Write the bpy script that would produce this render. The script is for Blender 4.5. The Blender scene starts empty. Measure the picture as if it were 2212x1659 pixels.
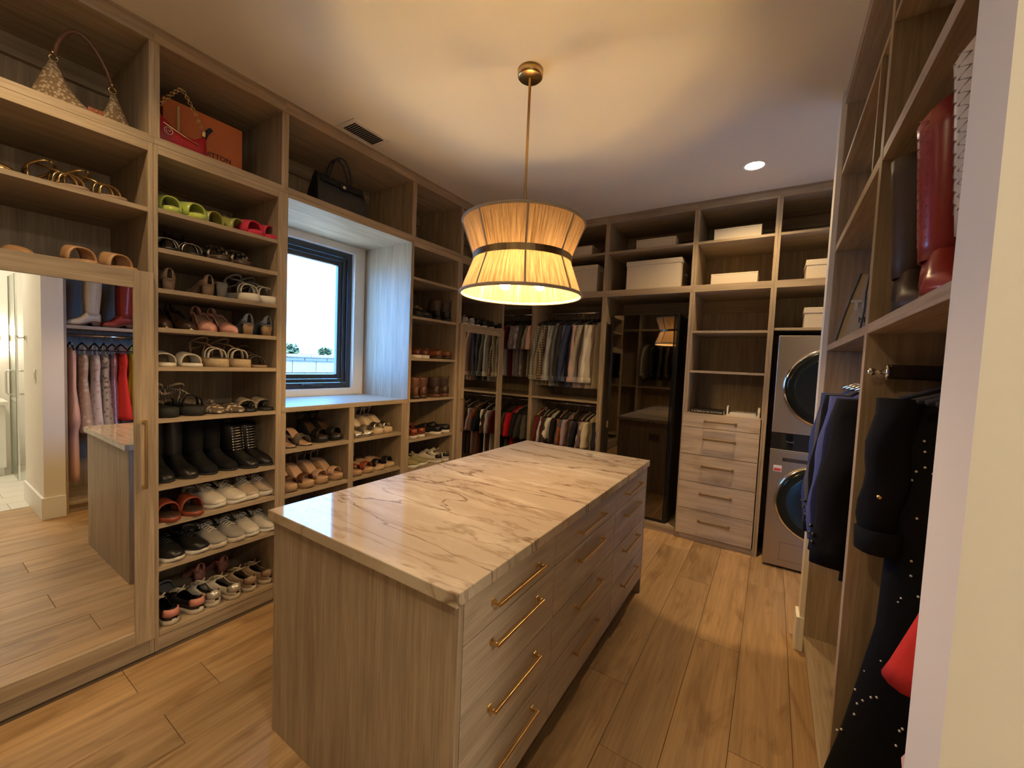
import bpy, math, random
import numpy as np
from mathutils import Vector, Matrix
random.seed(7)
R = math.radians
scene = bpy.context.scene
col = scene.collection

# ------------------------------------------------------------------ camera
cam_d = bpy.data.cameras.new('camera'); cam = bpy.data.objects.new('camera', cam_d); col.objects.link(cam)
F_PX, YAW, PITCH, ROLL = 874.12, -0.5706, -0.0523, 0.0434
cam_d.sensor_width = 36.0; cam_d.lens = 36.0 * F_PX / 2212.0; cam_d.clip_start = 0.02; cam_d.clip_end = 200
fw = Vector((math.sin(YAW) * math.cos(PITCH), math.cos(YAW) * math.cos(PITCH), math.sin(PITCH)))
rt = Vector((math.cos(YAW), -math.sin(YAW), 0)); up = rt.cross(fw)
r2 = math.cos(ROLL) * rt + math.sin(ROLL) * up; u2 = -math.sin(ROLL) * rt + math.cos(ROLL) * up
M = Matrix((r2, u2, -fw)).transposed().to_4x4(); M.translation = Vector((2.5417, 0.1892, 1.5449))
cam.matrix_world = M
scene.camera = cam

# ------------------------------------------------------------------ world, sun, exposure
w = bpy.data.worlds.new('sky'); scene.world = w; w.use_nodes = True
bg = w.node_tree.nodes['Background']; bg.inputs[0].default_value = (0.13, 0.42, 1.0, 1); bg.inputs[1].default_value = 18
sun_d = bpy.data.lights.new('sun', 'SUN'); sun_d.energy = 34; sun_d.angle = R(0.6); sun_d.color = (0.85, 1.0, 0.98)
sun = bpy.data.objects.new('sun', sun_d); col.objects.link(sun); sun.rotation_euler = (R(12), R(17), 0)
vs = scene.view_settings
scene.display_settings.display_device = 'sRGB'
vs.view_transform = 'Standard'; vs.look = 'None'; vs.gamma = 1; vs.use_curve_mapping = False; vs.exposure = 0.4
portal_d = bpy.data.lights.new('window_daylight_portal', 'AREA'); portal_d.shape = 'RECTANGLE'
portal_d.size = 0.9; portal_d.size_y = 1.25; portal_d.cycles.is_portal = True
portal = bpy.data.objects.new('window_daylight_portal', portal_d); col.objects.link(portal)
portal.location = (-0.80, 2.045, 1.845); portal.rotation_euler = (R(90), 0, R(-90))
WARM = (1.0, 0.67, 0.30)

# ------------------------------------------------------------------ helpers
class MB:
    def __init__(s): s.v = []; s.f = []
    def add(s, vs_, fs):
        n = len(s.v); s.v += [tuple(p) for p in vs_]; s.f += [tuple(i + n for i in f) for f in fs]; return s
    def box(s, x0, x1, y0, y1, z0, z1):
        if x0 > x1: x0, x1 = x1, x0
        if y0 > y1: y0, y1 = y1, y0
        if z0 > z1: z0, z1 = z1, z0
        return s.add([(x0,y0,z0),(x1,y0,z0),(x1,y1,z0),(x0,y1,z0),(x0,y0,z1),(x1,y0,z1),(x1,y1,z1),(x0,y1,z1)],
                     [(0,3,2,1),(4,5,6,7),(0,1,5,4),(1,2,6,5),(2,3,7,6),(3,0,4,7)])
    def loft(s, rings, caps=True, closed=True):
        n = len(rings[0]); base = len(s.v)
        for r in rings: s.v += [tuple(p) for p in r]
        for i in range(len(rings) - 1):
            for j in range(n if closed else n - 1):
                k = (j + 1) % n
                s.f.append((base+i*n+j, base+i*n+k, base+(i+1)*n+k, base+(i+1)*n+j))
        if caps and closed:
            s.f.append(tuple(base + j for j in reversed(range(n)))); s.f.append(tuple(base + (len(rings)-1)*n + j for j in range(n)))
        return s
    def tube(s, pts, r, n=6, caps=True):
        pts = [Vector(p) for p in pts]; rings = []
        t0 = (pts[1] - pts[0]).normalized()
        a = Vector((0,0,1)) if abs(t0.z) < .9 else Vector((1,0,0))
        u = t0.cross(a).normalized()
        for i, p in enumerate(pts):
            t = (pts[min(i+1, len(pts)-1)] - pts[max(i-1, 0)]).normalized()
            u = (u - t * u.dot(t)).normalized(); v_ = t.cross(u)
            rr = r[i] if isinstance(r, (list, tuple)) else r
            rings.append([p + rr * (math.cos(2*math.pi*k/n) * u + math.sin(2*math.pi*k/n) * v_) for k in range(n)])
        return s.loft(rings, caps)
    def lathe(s, prof, c=(0,0,0), n=32, axis='z', caps=False):
        rings = []
        for r_, h in prof:
            ring = []
            for k in range(n):
                a = 2*math.pi*k/n; x, y = r_*math.cos(a), r_*math.sin(a)
                p = {'z': (x, y, h), 'y': (x, h, -y), 'x': (h, x, y)}[axis]
                ring.append((c[0]+p[0], c[1]+p[1], c[2]+p[2]))
            rings.append(ring)
        return s.loft(rings, caps)
    def ball(s, c, r, n=10, m=6, sc=(1,1,1)):
        rings = []
        for i in range(m + 1):
            a = math.pi * (i + .02) / (m + .04)
            rings.append([(c[0]+sc[0]*r*math.sin(a)*math.cos(2*math.pi*k/n), c[1]+sc[1]*r*math.sin(a)*math.sin(2*math.pi*k/n), c[2]-sc[2]*r*math.cos(a)) for k in range(n)])
        return s.loft(rings)
    def torus(s, c, R_, r_, n=24, m=6, axis='z'):
        pts = []
        for k in range(n + 1):
            a = 2*math.pi*k/n; x, y = R_*math.cos(a), R_*math.sin(a)
            p = {'z': (x, y, 0), 'y': (x, 0, y), 'x': (0, x, y)}[axis]
            pts.append((c[0]+p[0], c[1]+p[1], c[2]+p[2]))
        return s.tube(pts, r_, m)
    def mesh(s, name, smooth=False):
        me = bpy.data.meshes.new(name); me.from_pydata(s.v, [], s.f); me.update()
        if smooth:
            for p in me.polygons: p.use_smooth = True
        return me
    def build(s, name, mat, parent=None, smooth=False, bevel=0, solid=0, world=True):
        if world and parent is not None:
            l = wloc(parent); s.v = [(a-l[0], b-l[1], c-l[2]) for a, b, c in s.v]
        me = s.mesh(name, smooth)
        return link(name, me, mat, parent, bevel, solid)

def wloc(o):
    l = Vector(o.location)
    while o.parent: o = o.parent; l += Vector(o.location)
    return l
def link(name, me, mat, parent=None, bevel=0, solid=0):
    o = bpy.data.objects.new(name, me); col.objects.link(o)
    if mat is not None:
        if not me.materials: me.materials.append(None)
        o.material_slots[0].link = 'OBJECT'; o.material_slots[0].material = mat
    if parent: o.parent = parent
    if solid:
        m = o.modifiers.new('thickness', 'SOLIDIFY'); m.thickness = solid; m.offset = 0
    if bevel:
        m = o.modifiers.new('edge', 'BEVEL'); m.width = bevel; m.segments = 2; m.limit_method = 'ANGLE'
    return o
def tag(o, label=None, cat=None, group=None, kind=None):
    if label: o['label'] = label
    if cat: o['category'] = cat
    if group: o['group'] = group
    if kind: o['kind'] = kind
    return o
def thing(name, label, cat, loc=(0,0,0), rotz=0, group=None):
    o = bpy.data.objects.new(name, None); col.objects.link(o); o.empty_display_size = .05
    o.location = loc; o.rotation_euler = (0, 0, rotz); return tag(o, label, cat, group)
def bx(name, dims, mat, parent=None, bevel=0): return MB().box(*dims).build(name, mat, parent, bevel=bevel)
def text_mesh(body, size, extr=.0006, bold=0):
    c = bpy.data.curves.new('lettering', 'FONT'); c.body = body; c.size = size; c.extrude = extr; c.offset = bold
    c.align_x = 'CENTER'; c.align_y = 'CENTER'; c.resolution_u = 3
    o = bpy.data.objects.new('lettering', c); col.objects.link(o)
    me = bpy.data.meshes.new_from_object(o); bpy.data.objects.remove(o); bpy.data.curves.remove(c); return me
def lettering(body, size, mat, parent, loc, facing, tilt=0, name='lettering', bold=0):
    o = link(name, text_mesh(body, size, bold=bold), mat, parent)
    o.location = Vector(loc) - wloc(parent)
    o.rotation_euler = {'+x': (R(90), 0, R(90)), '-x': (R(90), 0, R(-90)), '-y': (R(90), 0, 0), '+y': (R(90), 0, R(180))}[facing]
    return o

# ------------------------------------------------------------------ materials
mats = {}
def newmat(name):
    m = bpy.data.materials.new(name); m.use_nodes = True; mats[name] = m
    return m, m.node_tree.nodes, m.node_tree.links, m.node_tree.nodes['Principled BSDF']
def plain(name, c, rough=.6, metal=0, noise=.0, bump=0, scale=60, **kw):
    m, N, L, P = newmat(name)
    P.inputs['Base Color'].default_value = (*c, 1); P.inputs['Roughness'].default_value = rough; P.inputs['Metallic'].default_value = metal
    for k, v in kw.items(): P.inputs[k.replace('_', ' ')].default_value = v
    if noise or bump:
        tc = N.new('ShaderNodeTexCoord'); n = N.new('ShaderNodeTexNoise'); n.inputs['Scale'].default_value = scale; n.inputs['Detail'].default_value = 4
        L.new(tc.outputs['Object'], n.inputs['Vector'])
        if noise:
            mx = N.new('ShaderNodeMix'); mx.data_type = 'RGBA'
            mx.inputs[6].default_value = (*[x*(1-noise) for x in c], 1); mx.inputs[7].default_value = (*[min(1, x*(1+noise)) for x in c], 1)
            L.new(n.outputs['Fac'], mx.inputs[0]); L.new(mx.outputs[2], P.inputs['Base Color'])
        if bump:
            b = N.new('ShaderNodeBump'); b.inputs['Strength'].default_value = bump; b.inputs['Distance'].default_value = .002
            L.new(n.outputs['Fac'], b.inputs['Height']); L.new(b.outputs['Normal'], P.inputs['Normal'])
    return m
def wood(name, c1, c2, grain, rough=.5, rnd=.0, knots=0, gs=1.0, coat=0):
    m, N, L, P = newmat(name)
    tc = N.new('ShaderNodeTexCoord'); oi = N.new('ShaderNodeObjectInfo'); ad = N.new('ShaderNodeVectorMath'); ad.operation = 'MULTIPLY_ADD'
    ad.inputs[0].default_value = (17.3, 9.7, 13.1)
    cb = N.new('ShaderNodeCombineXYZ')
    for i in range(3): L.new(oi.outputs['Random'], cb.inputs[i])
    L.new(cb.outputs[0], ad.inputs[1]); L.new(tc.outputs['Object'], ad.inputs[2])
    mp = N.new('ShaderNodeMapping'); s = [26*gs]*3; s['xyz'.index(grain)] = 1.5*gs; mp.inputs['Scale'].default_value = s
    L.new(ad.outputs[0], mp.inputs['Vector'])
    n1 = N.new('ShaderNodeTexNoise'); n1.inputs['Scale'].default_value = 1; n1.inputs['Detail'].default_value = 7; n1.inputs['Roughness'].default_value = .62; n1.inputs['Distortion'].default_value = .5
    L.new(mp.outputs[0], n1.inputs['Vector'])
    mp2 = N.new('ShaderNodeMapping'); s = [150*gs]*3; s['xyz'.index(grain)] = 5*gs; mp2.inputs['Scale'].default_value = s
    L.new(ad.outputs[0], mp2.inputs['Vector'])
    n2 = N.new('ShaderNodeTexNoise'); n2.inputs['Scale'].default_value = 1; n2.inputs['Detail'].default_value = 3; L.new(mp2.outputs[0], n2.inputs['Vector'])
    r = N.new('ShaderNodeValToRGB'); r.color_ramp.elements[0].position = .32; r.color_ramp.elements[1].position = .68
    r.color_ramp.elements[0].color = (*c2, 1); r.color_ramp.elements[1].color = (*c1, 1)
    L.new(n1.outputs['Fac'], r.inputs[0])
    mx = N.new('ShaderNodeMix'); mx.data_type = 'RGBA'; mx.blend_type = 'MULTIPLY'; mx.inputs[0].default_value = .45
    r2_ = N.new('ShaderNodeValToRGB'); r2_.color_ramp.elements[0].position = .3; r2_.color_ramp.elements[0].color = (.55, .5, .45, 1); r2_.color_ramp.elements[1].position = .6
    L.new(n2.outputs['Fac'], r2_.inputs[0]); L.new(r.outputs[0], mx.inputs[6]); L.new(r2_.outputs[0], mx.inputs[7])
    out = mx.outputs[2]
    if knots:
        mk = N.new('ShaderNodeMapping'); s = [7.5]*3; s['xyz'.index(grain)] = 1.7; mk.inputs['Scale'].default_value = s; L.new(ad.outputs[0], mk.inputs['Vector'])
        nk = N.new('ShaderNodeTexNoise'); nk.inputs['Scale'].default_value = 1; nk.inputs['Detail'].default_value = 5; nk.inputs['Distortion'].default_value = 1.6; L.new(mk.outputs[0], nk.inputs['Vector'])
        rk = N.new('ShaderNodeValToRGB'); rk.color_ramp.elements[0].position = .30; rk.color_ramp.elements[0].color = (.62, .55, .46, 1); rk.color_ramp.elements[1].position = .46
        L.new(nk.outputs['Fac'], rk.inputs[0])
        m3 = N.new('ShaderNodeMix'); m3.data_type = 'RGBA'; m3.blend_type = 'MULTIPLY'; m3.inputs[0].default_value = knots
        L.new(out, m3.inputs[6]); L.new(rk.outputs[0], m3.inputs[7]); out = m3.outputs[2]
    if rnd:
        hs = N.new('ShaderNodeHueSaturation'); mr = N.new('ShaderNodeMapRange'); mr.inputs[3].default_value = 1-rnd; mr.inputs[4].default_value = 1+rnd
        L.new(oi.outputs['Random'], mr.inputs[0]); L.new(mr.outputs[0], hs.inputs['Value']); L.new(out, hs.inputs['Color']); out = hs.outputs[0]
    L.new(out, P.inputs['Base Color']); P.inputs['Roughness'].default_value = rough
    if coat: P.inputs['Coat Weight'].default_value = coat; P.inputs['Coat Roughness'].default_value = .25
    b = N.new('ShaderNodeBump'); b.inputs['Strength'].default_value = .12; b.inputs['Distance'].default_value = .001
    L.new(n2.outputs['Fac'], b.inputs['Height']); L.new(b.outputs['Normal'], P.inputs['Normal'])
    return m
C1, C2 = (.49, .39, .275), (.32, .245, .17)
WZ = wood('oak_vertical', C1, C2, 'z'); WY = wood('oak_along_y', C1, C2, 'y'); WX = wood('oak_along_x', C1, C2, 'x')
D1, D2 = (.59, .485, .36), (.42, .335, .24)
DX = wood('oak_drawer_x', D1, D2, 'x', gs=.7, knots=.5); DY = wood('oak_drawer_y', D1, D2, 'y', gs=.7, knots=.5)
FLOOR = wood('floor_plank', (.51, .335, .175), (.35, .222, .112), 'y', rough=.42, rnd=.12, knots=.8, gs=.6)
WALL = plain('wall_paint', (.80, .76, .68), .75, bump=.08, scale=160)
CEIL = plain('ceiling_paint', (.78, .735, .64), .9, bump=.06, scale=40)
WHITE = plain('white_paint', (.84, .83, .80), .45)
BRASS = plain('brass', (.62, .43, .20), .28, 1); BRONZE = plain('aged_brass', (.36, .26, .15), .35, 1)
CHROME = plain('chrome', (.8, .8, .8), .08, 1); STEEL = plain('steel', (.46, .42, .37), .34, 1); DARKSTEEL = plain('dark_steel', (.12, .12, .12), .3, 1)
GOLD = plain('gold', (.75, .55, .27), .25, 1); SILVER = plain('silver', (.72, .69, .64), .25, 1)
BLACKP = plain('black_plastic', (.012, .012, .013), .35); BLACKG = plain('black_gloss', (.008, .008, .009), .05, 0)
MIRROR = plain('mirror_glass', (.93, .94, .93), .0, 1); SMOKE = plain('smoked_mirror', (.20, .185, .16), .03, 1)
LINEN = plain('linen_box', (.66, .58, .46), .9, noise=.12, bump=.25, scale=220)
def quartz():
    m, N, L, P = newmat('quartzite')
    tc = N.new('ShaderNodeTexCoord'); mp = N.new('ShaderNodeMapping'); mp.inputs['Rotation'].default_value = (0, 0, R(-14)); mp.inputs['Scale'].default_value = (.75, 3.1, 1)
    L.new(tc.outputs['Object'], mp.inputs['Vector'])
    def vein(scale, det, dist, width, seed, rough=.6):
        n = N.new('ShaderNodeTexNoise'); n.noise_dimensions = '4D'; n.inputs['W'].default_value = seed; n.inputs['Scale'].default_value = scale; n.inputs['Detail'].default_value = det; n.inputs['Distortion'].default_value = dist; n.inputs['Roughness'].default_value = rough
        L.new(mp.outputs[0], n.inputs['Vector'])
        a = N.new('ShaderNodeMath'); a.operation = 'SUBTRACT'; a.inputs[1].default_value = .5; L.new(n.outputs['Fac'], a.inputs[0])
        b = N.new('ShaderNodeMath'); b.operation = 'ABSOLUTE'; L.new(a.outputs[0], b.inputs[0])
        c = N.new('ShaderNodeMapRange'); c.inputs[1].default_value = 0; c.inputs[2].default_value = width; c.inputs[3].default_value = 1; c.inputs[4].default_value = 0
        L.new(b.outputs[0], c.inputs[0]); return c.outputs[0], n.outputs['Fac']
    v1, f1 = vein(1.0, 5, .6, .010, 3.1, .52); v2, f2 = vein(1.5, 5, .8, .018, 7.7, .55); v3, f3 = vein(1.6, 10, .2, .10, 1.2, .7)
    base = N.new('ShaderNodeValToRGB'); base.color_ramp.elements[0].position = .3; base.color_ramp.elements[0].color = (.40, .315, .225, 1); base.color_ramp.elements[1].position = .7; base.color_ramp.elements[1].color = (.66, .575, .45, 1)
    e = base.color_ramp.elements.new(.5); e.color = (.55, .465, .35, 1)
    L.new(f3, base.inputs[0]); cur = base.outputs[0]
    for v, c, k in ((v3, (.42, .31, .215), .38), (v2, (.30, .21, .13), .62), (v1, (.19, .125, .075), .92)):
        mx = N.new('ShaderNodeMix'); mx.data_type = 'RGBA'; mu = N.new('ShaderNodeMath'); mu.operation = 'MULTIPLY'; mu.inputs[1].default_value = k
        L.new(v, mu.inputs[0]); L.new(mu.outputs[0], mx.inputs[0]); L.new(cur, mx.inputs[6]); mx.inputs[7].default_value = (*c, 1); cur = mx.outputs[2]
    L.new(cur, P.inputs['Base Color']); P.inputs['Roughness'].default_value = .06; P.inputs['Specular IOR Level'].default_value = .3
    return m
QUARTZ = quartz()
def emit(name, c, s):
    m, N, L, P = newmat(name); P.inputs['Base Color'].default_value = (0, 0, 0, 1)
    P.inputs['Emission Color'].default_value = (*c, 1); P.inputs['Emission Strength'].default_value = s; return m
def glassmat(name, tint=(1, 1, 1), a=.10):
    m = bpy.data.materials.new(name); m.use_nodes = True; N = m.node_tree.nodes; L = m.node_tree.links; N.clear()
    o = N.new('ShaderNodeOutputMaterial'); t = N.new('ShaderNodeBsdfTransparent'); t.inputs[0].default_value = (*tint, 1); g = N.new('ShaderNodeBsdfGlossy'); g.inputs['Roughness'].default_value = .01
    lw = N.new('ShaderNodeLayerWeight'); pw = N.new('ShaderNodeMath'); pw.operation = 'POWER'; pw.inputs[1].default_value = 5; fr = N.new('ShaderNodeMath'); fr.operation = 'MULTIPLY_ADD'; fr.inputs[1].default_value = .6; fr.inputs[2].default_value = .03; mx = N.new('ShaderNodeMixShader')
    L.new(lw.outputs['Facing'], pw.inputs[0]); L.new(pw.outputs[0], fr.inputs[0]); L.new(fr.outputs[0], mx.inputs[0]); L.new(t.outputs[0], mx.inputs[1]); L.new(g.outputs[0], mx.inputs[2]); L.new(mx.outputs[0], o.inputs[0]); return m
GLASS = glassmat('window_glass'); GLASSG = glassmat('shower_glass', (.90, .96, .92))
def shade_mat():
    m = bpy.data.materials.new('string_shade'); m.use_nodes = True; N = m.node_tree.nodes; L = m.node_tree.links; N.clear()
    o = N.new('ShaderNodeOutputMaterial'); tc = N.new('ShaderNodeTexCoord'); sx = N.new('ShaderNodeSeparateXYZ'); L.new(tc.outputs['Object'], sx.inputs[0])
    at = N.new('ShaderNodeMath'); at.operation = 'ARCTAN2'; L.new(sx.outputs[1], at.inputs[0]); L.new(sx.outputs[0], at.inputs[1])
    cb = N.new('ShaderNodeCombineXYZ'); L.new(at.outputs[0], cb.inputs[0]); L.new(sx.outputs[2], cb.inputs[1])
    mp = N.new('ShaderNodeMapping'); mp.inputs['Scale'].default_value = (38, 5, 1); L.new(cb.outputs[0], mp.inputs[0])
    n = N.new('ShaderNodeTexNoise'); n.inputs['Scale'].default_value = 1; n.inputs['Detail'].default_value = 6; n.inputs['Roughness'].default_value = .7; L.new(mp.outputs[0], n.inputs['Vector'])
    r = N.new('ShaderNodeValToRGB'); r.color_ramp.elements[0].position = .35; r.color_ramp.elements[0].color = (.20, .115, .055, 1); r.color_ramp.elements[1].position = .70; r.color_ramp.elements[1].color = (.66, .47, .29, 1)
    L.new(n.outputs['Fac'], r.inputs[0])
    d = N.new('ShaderNodeBsdfDiffuse'); t = N.new('ShaderNodeBsdfTranslucent'); L.new(r.outputs[0], d.inputs[0]); L.new(r.outputs[0], t.inputs[0])
    mx = N.new('ShaderNodeMixShader'); mx.inputs[0].default_value = .24; L.new(d.outputs[0], mx.inputs[1]); L.new(t.outputs[0], mx.inputs[2])
    L.new(mx.outputs[0], o.inputs[0]); return m
SHADE = shade_mat(); TRIMTAPE = plain('shade_trim', (.42, .37, .32), .9)
_fab = {}
def fabric(c, pat=None, c2=None, rough=.9, sc=1.0):
    key = (tuple(c), pat, tuple(c2) if c2 else None, sc)
    if key in _fab: return _fab[key]
    m, N, L, P = newmat('fabric'); P.inputs['Roughness'].default_value = rough; P.inputs['Sheen Weight'].default_value = .0; P.inputs['Specular IOR Level'].default_value = .2
    tc = N.new('ShaderNodeTexCoord'); P.inputs['Base Color'].default_value = (*c, 1)
    n = N.new('ShaderNodeTexNoise'); n.inputs['Scale'].default_value = 24; n.inputs['Detail'].default_value = 3; L.new(tc.outputs['Object'], n.inputs['Vector'])
    b = N.new('ShaderNodeBump'); b.inputs['Strength'].default_value = .35; b.inputs['Distance'].default_value = .006; L.new(n.outputs['Fac'], b.inputs['Height']); L.new(b.outputs['Normal'], P.inputs['Normal'])
    if pat in ('plaid', 'stripe', 'check'):
        facs = []
        for ax in ((1, 2) if pat != 'stripe' else (1,)):
            wv = N.new('ShaderNodeTexWave'); wv.bands_direction = 'XYZ'[ax]; wv.inputs['Scale'].default_value = {'plaid': 11, 'stripe': 22, 'check': 26}[pat] * sc
            L.new(tc.outputs['Object'], wv.inputs['Vector'])
            rp = N.new('ShaderNodeValToRGB'); rp.color_ramp.interpolation = 'CONSTANT'; rp.color_ramp.elements[1].position = .5 if pat != 'plaid' else .62
            L.new(wv.outputs['Fac'], rp.inputs[0]); facs.append(rp.outputs[0])
        f = facs[0]
        if len(facs) == 2:
            a = N.new('ShaderNodeMix'); a.data_type = 'RGBA'; a.inputs[0].default_value = .5; L.new(facs[0], a.inputs[6]); L.new(facs[1], a.inputs[7]); f = a.outputs[2]
        mx = N.new('ShaderNodeMix'); mx.data_type = 'RGBA'; mx.inputs[6].default_value = (*c, 1); mx.inputs[7].default_value = (*c2, 1); L.new(f, mx.inputs[0]); L.new(mx.outputs[2], P.inputs['Base Color'])
    elif pat in ('floral', 'dots', 'sequin', 'snake'):
        vo = N.new('ShaderNodeTexVoronoi'); vo.inputs['Scale'].default_value = {'floral': 22, 'dots': 48, 'sequin': 60, 'snake': 45}[pat] * sc; L.new(tc.outputs['Object'], vo.inputs['Vector'])
        rp = N.new('ShaderNodeValToRGB'); e = rp.color_ramp.elements
        e[0].color = (*c2, 1); e[1].color = (*c, 1)
        e[0].position, e[1].position = {'floral': (.28, .46), 'dots': (.30, .52), 'sequin': (.2, .35), 'snake': (.35, .5)}[pat]
        L.new(vo.outputs['Distance'], rp.inputs[0]); L.new(rp.outputs[0], P.inputs['Base Color'])
        if pat == 'sequin': P.inputs['Roughness'].default_value = .3; P.inputs['Metallic'].default_value = .5
    _fab[key] = m; return m
_lea = {}
def leather(c, rough=.45):
    k = (tuple(c), rough)
    if k not in _lea: _lea[k] = plain('leather', c, rough, noise=.12, bump=.1, scale=90)
    return _lea[k]

# ================================================================== SETTING
H = 3.05; YB = 4.159; XW = 2.757; XR = 2.778
def struct(name, dims, mat, label=None):
    o = bx(name, dims, mat); o['kind'] = 'structure'
    if label: o['label'] = label
    return o
floor = struct('floor', (-.62, 3.285, -1.0, 4.76, -.12, -.006), plain('subfloor', (.10, .07, .045), .9), 'light oak plank floor of the dressing room')
PW = .2235; seams = [2.04 + PW * k for k in range(-9, 6)]
known = {2.485: [.35, 2.03, 3.62], 1.8165: [.52, 2.123, 3.90], 2.04: [.1, 1.75, 3.40], 2.2635: [1.02, 2.72, 4.1], .0285: [-.2, .776, 2.35, 3.8], 2.7105: [1.4, 3.1]}
plank_cache = {}
for xs in seams:
    ys = None
    for k_, v_ in known.items():
        if abs(k_ - xs) < .02: ys = v_
    if ys is None:
        y0 = -1 + random.random() * 1.2; ys = [y0 + 1.62 * k for k in range(5)]
    ys = [-.98] + [y for y in ys if -.8 < y < 4.3] + [4.4]
    x0, x1 = max(xs, -.56), min(xs + PW, 3.28)
    if x1 - x0 < .02: continue
    for a, b in zip(ys[:-1], ys[1:]):
        L_ = b - a; wdt = x1 - x0; key = (round(L_, 3), round(wdt, 3))
        if key not in plank_cache:
            g = .0009; c_ = .0016; mb = MB()
            lo = [(g, g), (wdt-g, g), (wdt-g, L_-g), (g, L_-g)]; hi = [(g+c_, g+c_), (wdt-g-c_, g+c_), (wdt-g-c_, L_-g-c_), (g+c_, L_-g-c_)]
            mb.loft([[(x, y, -.0058) for x, y in lo], [(x, y, -.0012) for x, y in lo], [(x, y, 0) for x, y in hi]])
            plank_cache[key] = mb.mesh('plank')
        o = link('plank', plank_cache[key], FLOOR, floor); o.location = (x0, a, 0)
ceil = struct('ceiling', (-.75, 5.4, -1.12, 4.9, H, H + .15), CEIL, 'smooth white plaster ceiling')
# left wall with a window opening  y 1.64-2.45  z 1.25-2.44
wl = struct('wall_left', (-.72, -.60, -1.12, 1.64, -.12, H), WALL, 'wall behind the shoe shelves, pierced by the window')
mb = MB().box(-.72, -.60, 2.45, 4.9, -.12, H).box(-.72, -.60, 1.64, 2.45, -.12, 1.25).box(-.72, -.60, 1.64, 2.45, 2.44, H)
tmp = mb.build('wall_left', WALL, None); tmp['kind'] = 'structure'; tmp['label'] = 'wall around and beyond the window'
struct('wall_back', (-.60, 3.62, 4.76, 4.9, -.12, H), WALL, 'wall behind the hanging rails and the washer')
struct('wall_south', (-.60, 5.4, -1.12, -1.0, -.12, H), WALL, 'wall facing the washer across the room')
struct('wall_right', (3.42, 3.57, 1.055, 4.76, -.12, H), WALL, 'wall behind the hanging coats and dresses')
wd = struct('wall_end', (XW, 3.57, .925, 1.055, -.006, H), WALL, 'cream wall end beside the hanging dresses')
ws = struct('wall_stub', (XW, 3.42, 2.957, 3.07, -.006, H), WALL, 'short wall between the coat cabinet and the washer')
def base(name, segs, label):
    mb = MB()
    for s_ in segs: mb.box(*s_)
    o = mb.build(name, WHITE, None, bevel=.002); o['kind'] = 'structure'; o['label'] = label
base('baseboard_end', [(XW-.016, XW, .909, 1.055, 0, .19), (XW, 3.57, .909, .925, 0, .19)], 'tall white baseboard around the cream wall end')
base('baseboard_stub', [(XW-.016, XW, 2.941, 3.07, 0, .19), (XW, 2.80, 2.941, 2.957, 0, .19)], 'tall white baseboard around the short wall')
# ---- window
win = MB()
for d in [(-.60, -.582, 1.548, 1.65, 1.206, 2.508), (-.60, -.582, 2.44, 2.543, 1.206, 2.508), (-.60, -.582, 1.65, 2.44, 1.206, 1.262), (-.60, -.582, 1.65, 2.44, 2.43, 2.508)]: win.box(*d)
for d in [(-.64, -.60, 1.64, 1.652, 1.25, 2.44), (-.64, -.60, 2.438, 2.45, 1.25, 2.44), (-.64, -.60, 1.652, 2.438, 1.25, 1.262), (-.64, -.60, 1.652, 2.438, 2.428, 2.44)]: win.box(*d)
window = win.build('window_1', WHITE, None, bevel=.002); window['kind'] = 'structure'; window['label'] = 'white window surround in the niche'
FRM = plain('window_frame_dark', (.035, .04, .05), .25)
def ring(mb, x0, x1, y0, y1, z0, z1, t):
    mb.box(x0, x1, y0, y0+t, z0, z1).box(x0, x1, y1-t, y1, z0, z1).box(x0, x1, y0+t, y1-t, z0, z0+t).box(x0, x1, y0+t, y1-t, z1-t, z1); return mb
ring(MB(), -.70, -.62, 1.652, 2.438, 1.262, 2.428, .045).build('window_frame', FRM, window, bevel=.003)
ring(MB(), -.69, -.635, 1.700, 2.390, 1.310, 2.380, .030).build('sash_rim', FRM, window, bevel=.004)
ring(MB(), -.685, -.645, 1.732, 2.358, 1.342, 2.348, .038).build('sash', FRM, window, bevel=.004)
MB().box(-.668, -.662, 1.77, 2.32, 1.38, 2.31).build('pane', GLASS, window)
mb = MB().box(-.632, -.612, 2.06, 2.18, 1.282, 1.300).tube([(-.612, 2.10, 1.296), (-.60, 2.06, 1.300), (-.598, 2.00, 1.297)], .006).ball((-.598, 1.995, 1.297), .009)
mb.build('crank_handle', plain('crank', (.06, .06, .065), .3), window, smooth=True)
# ---- outside
GR = plain('gravel', (.42, .36, .29), .95, noise=.2, scale=8)
struct('ground', (-30, -.72, -20, 30, -.5, -.3), GR, 'pale gravel yard outside the window')
BLK = [plain('split_block', (.10, .085, .07), .95, noise=.3, bump=.8, scale=30), plain('smooth_block', (.13, .115, .10), .9, noise=.1, scale=20)]
gw = thing('garden_wall', 'pale block garden wall with rough and smooth courses outside the window', 'wall', (-4.2, 4.6, -.3))
row = 0; z = -.3
cache = {}
while z < 1.45:
    h = [.2, .105][row % 2]; h = min(h, 1.48 - z)
    for k in range(9):
        y0 = 2.6 + k * .41 - (row % 2) * .2
        key = (row % 2, round(h, 3))
        if key not in cache: cache[key] = MB().box(-.10 - .012 * (row % 2 == 0), .10 + .012 * (row % 2 == 0), .004, .406, .003, h - .003).mesh('block')
        o = link('block', cache[key], BLK[row % 2], gw, bevel=.006); o.location = (0, y0 - 4.6, z + .3)
    z += h; row += 1
for k in range(9):
    o = bx('cap_stone', (-4.34, -4.06, 2.5 + k*.41, 2.905 + k*.41, 1.482, 1.535), BLK[0], gw, bevel=.01)
nb = thing('neighbour_house', 'low house with a brown tiled roof beyond the garden wall', 'house', (-17, 12, -.3))
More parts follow.
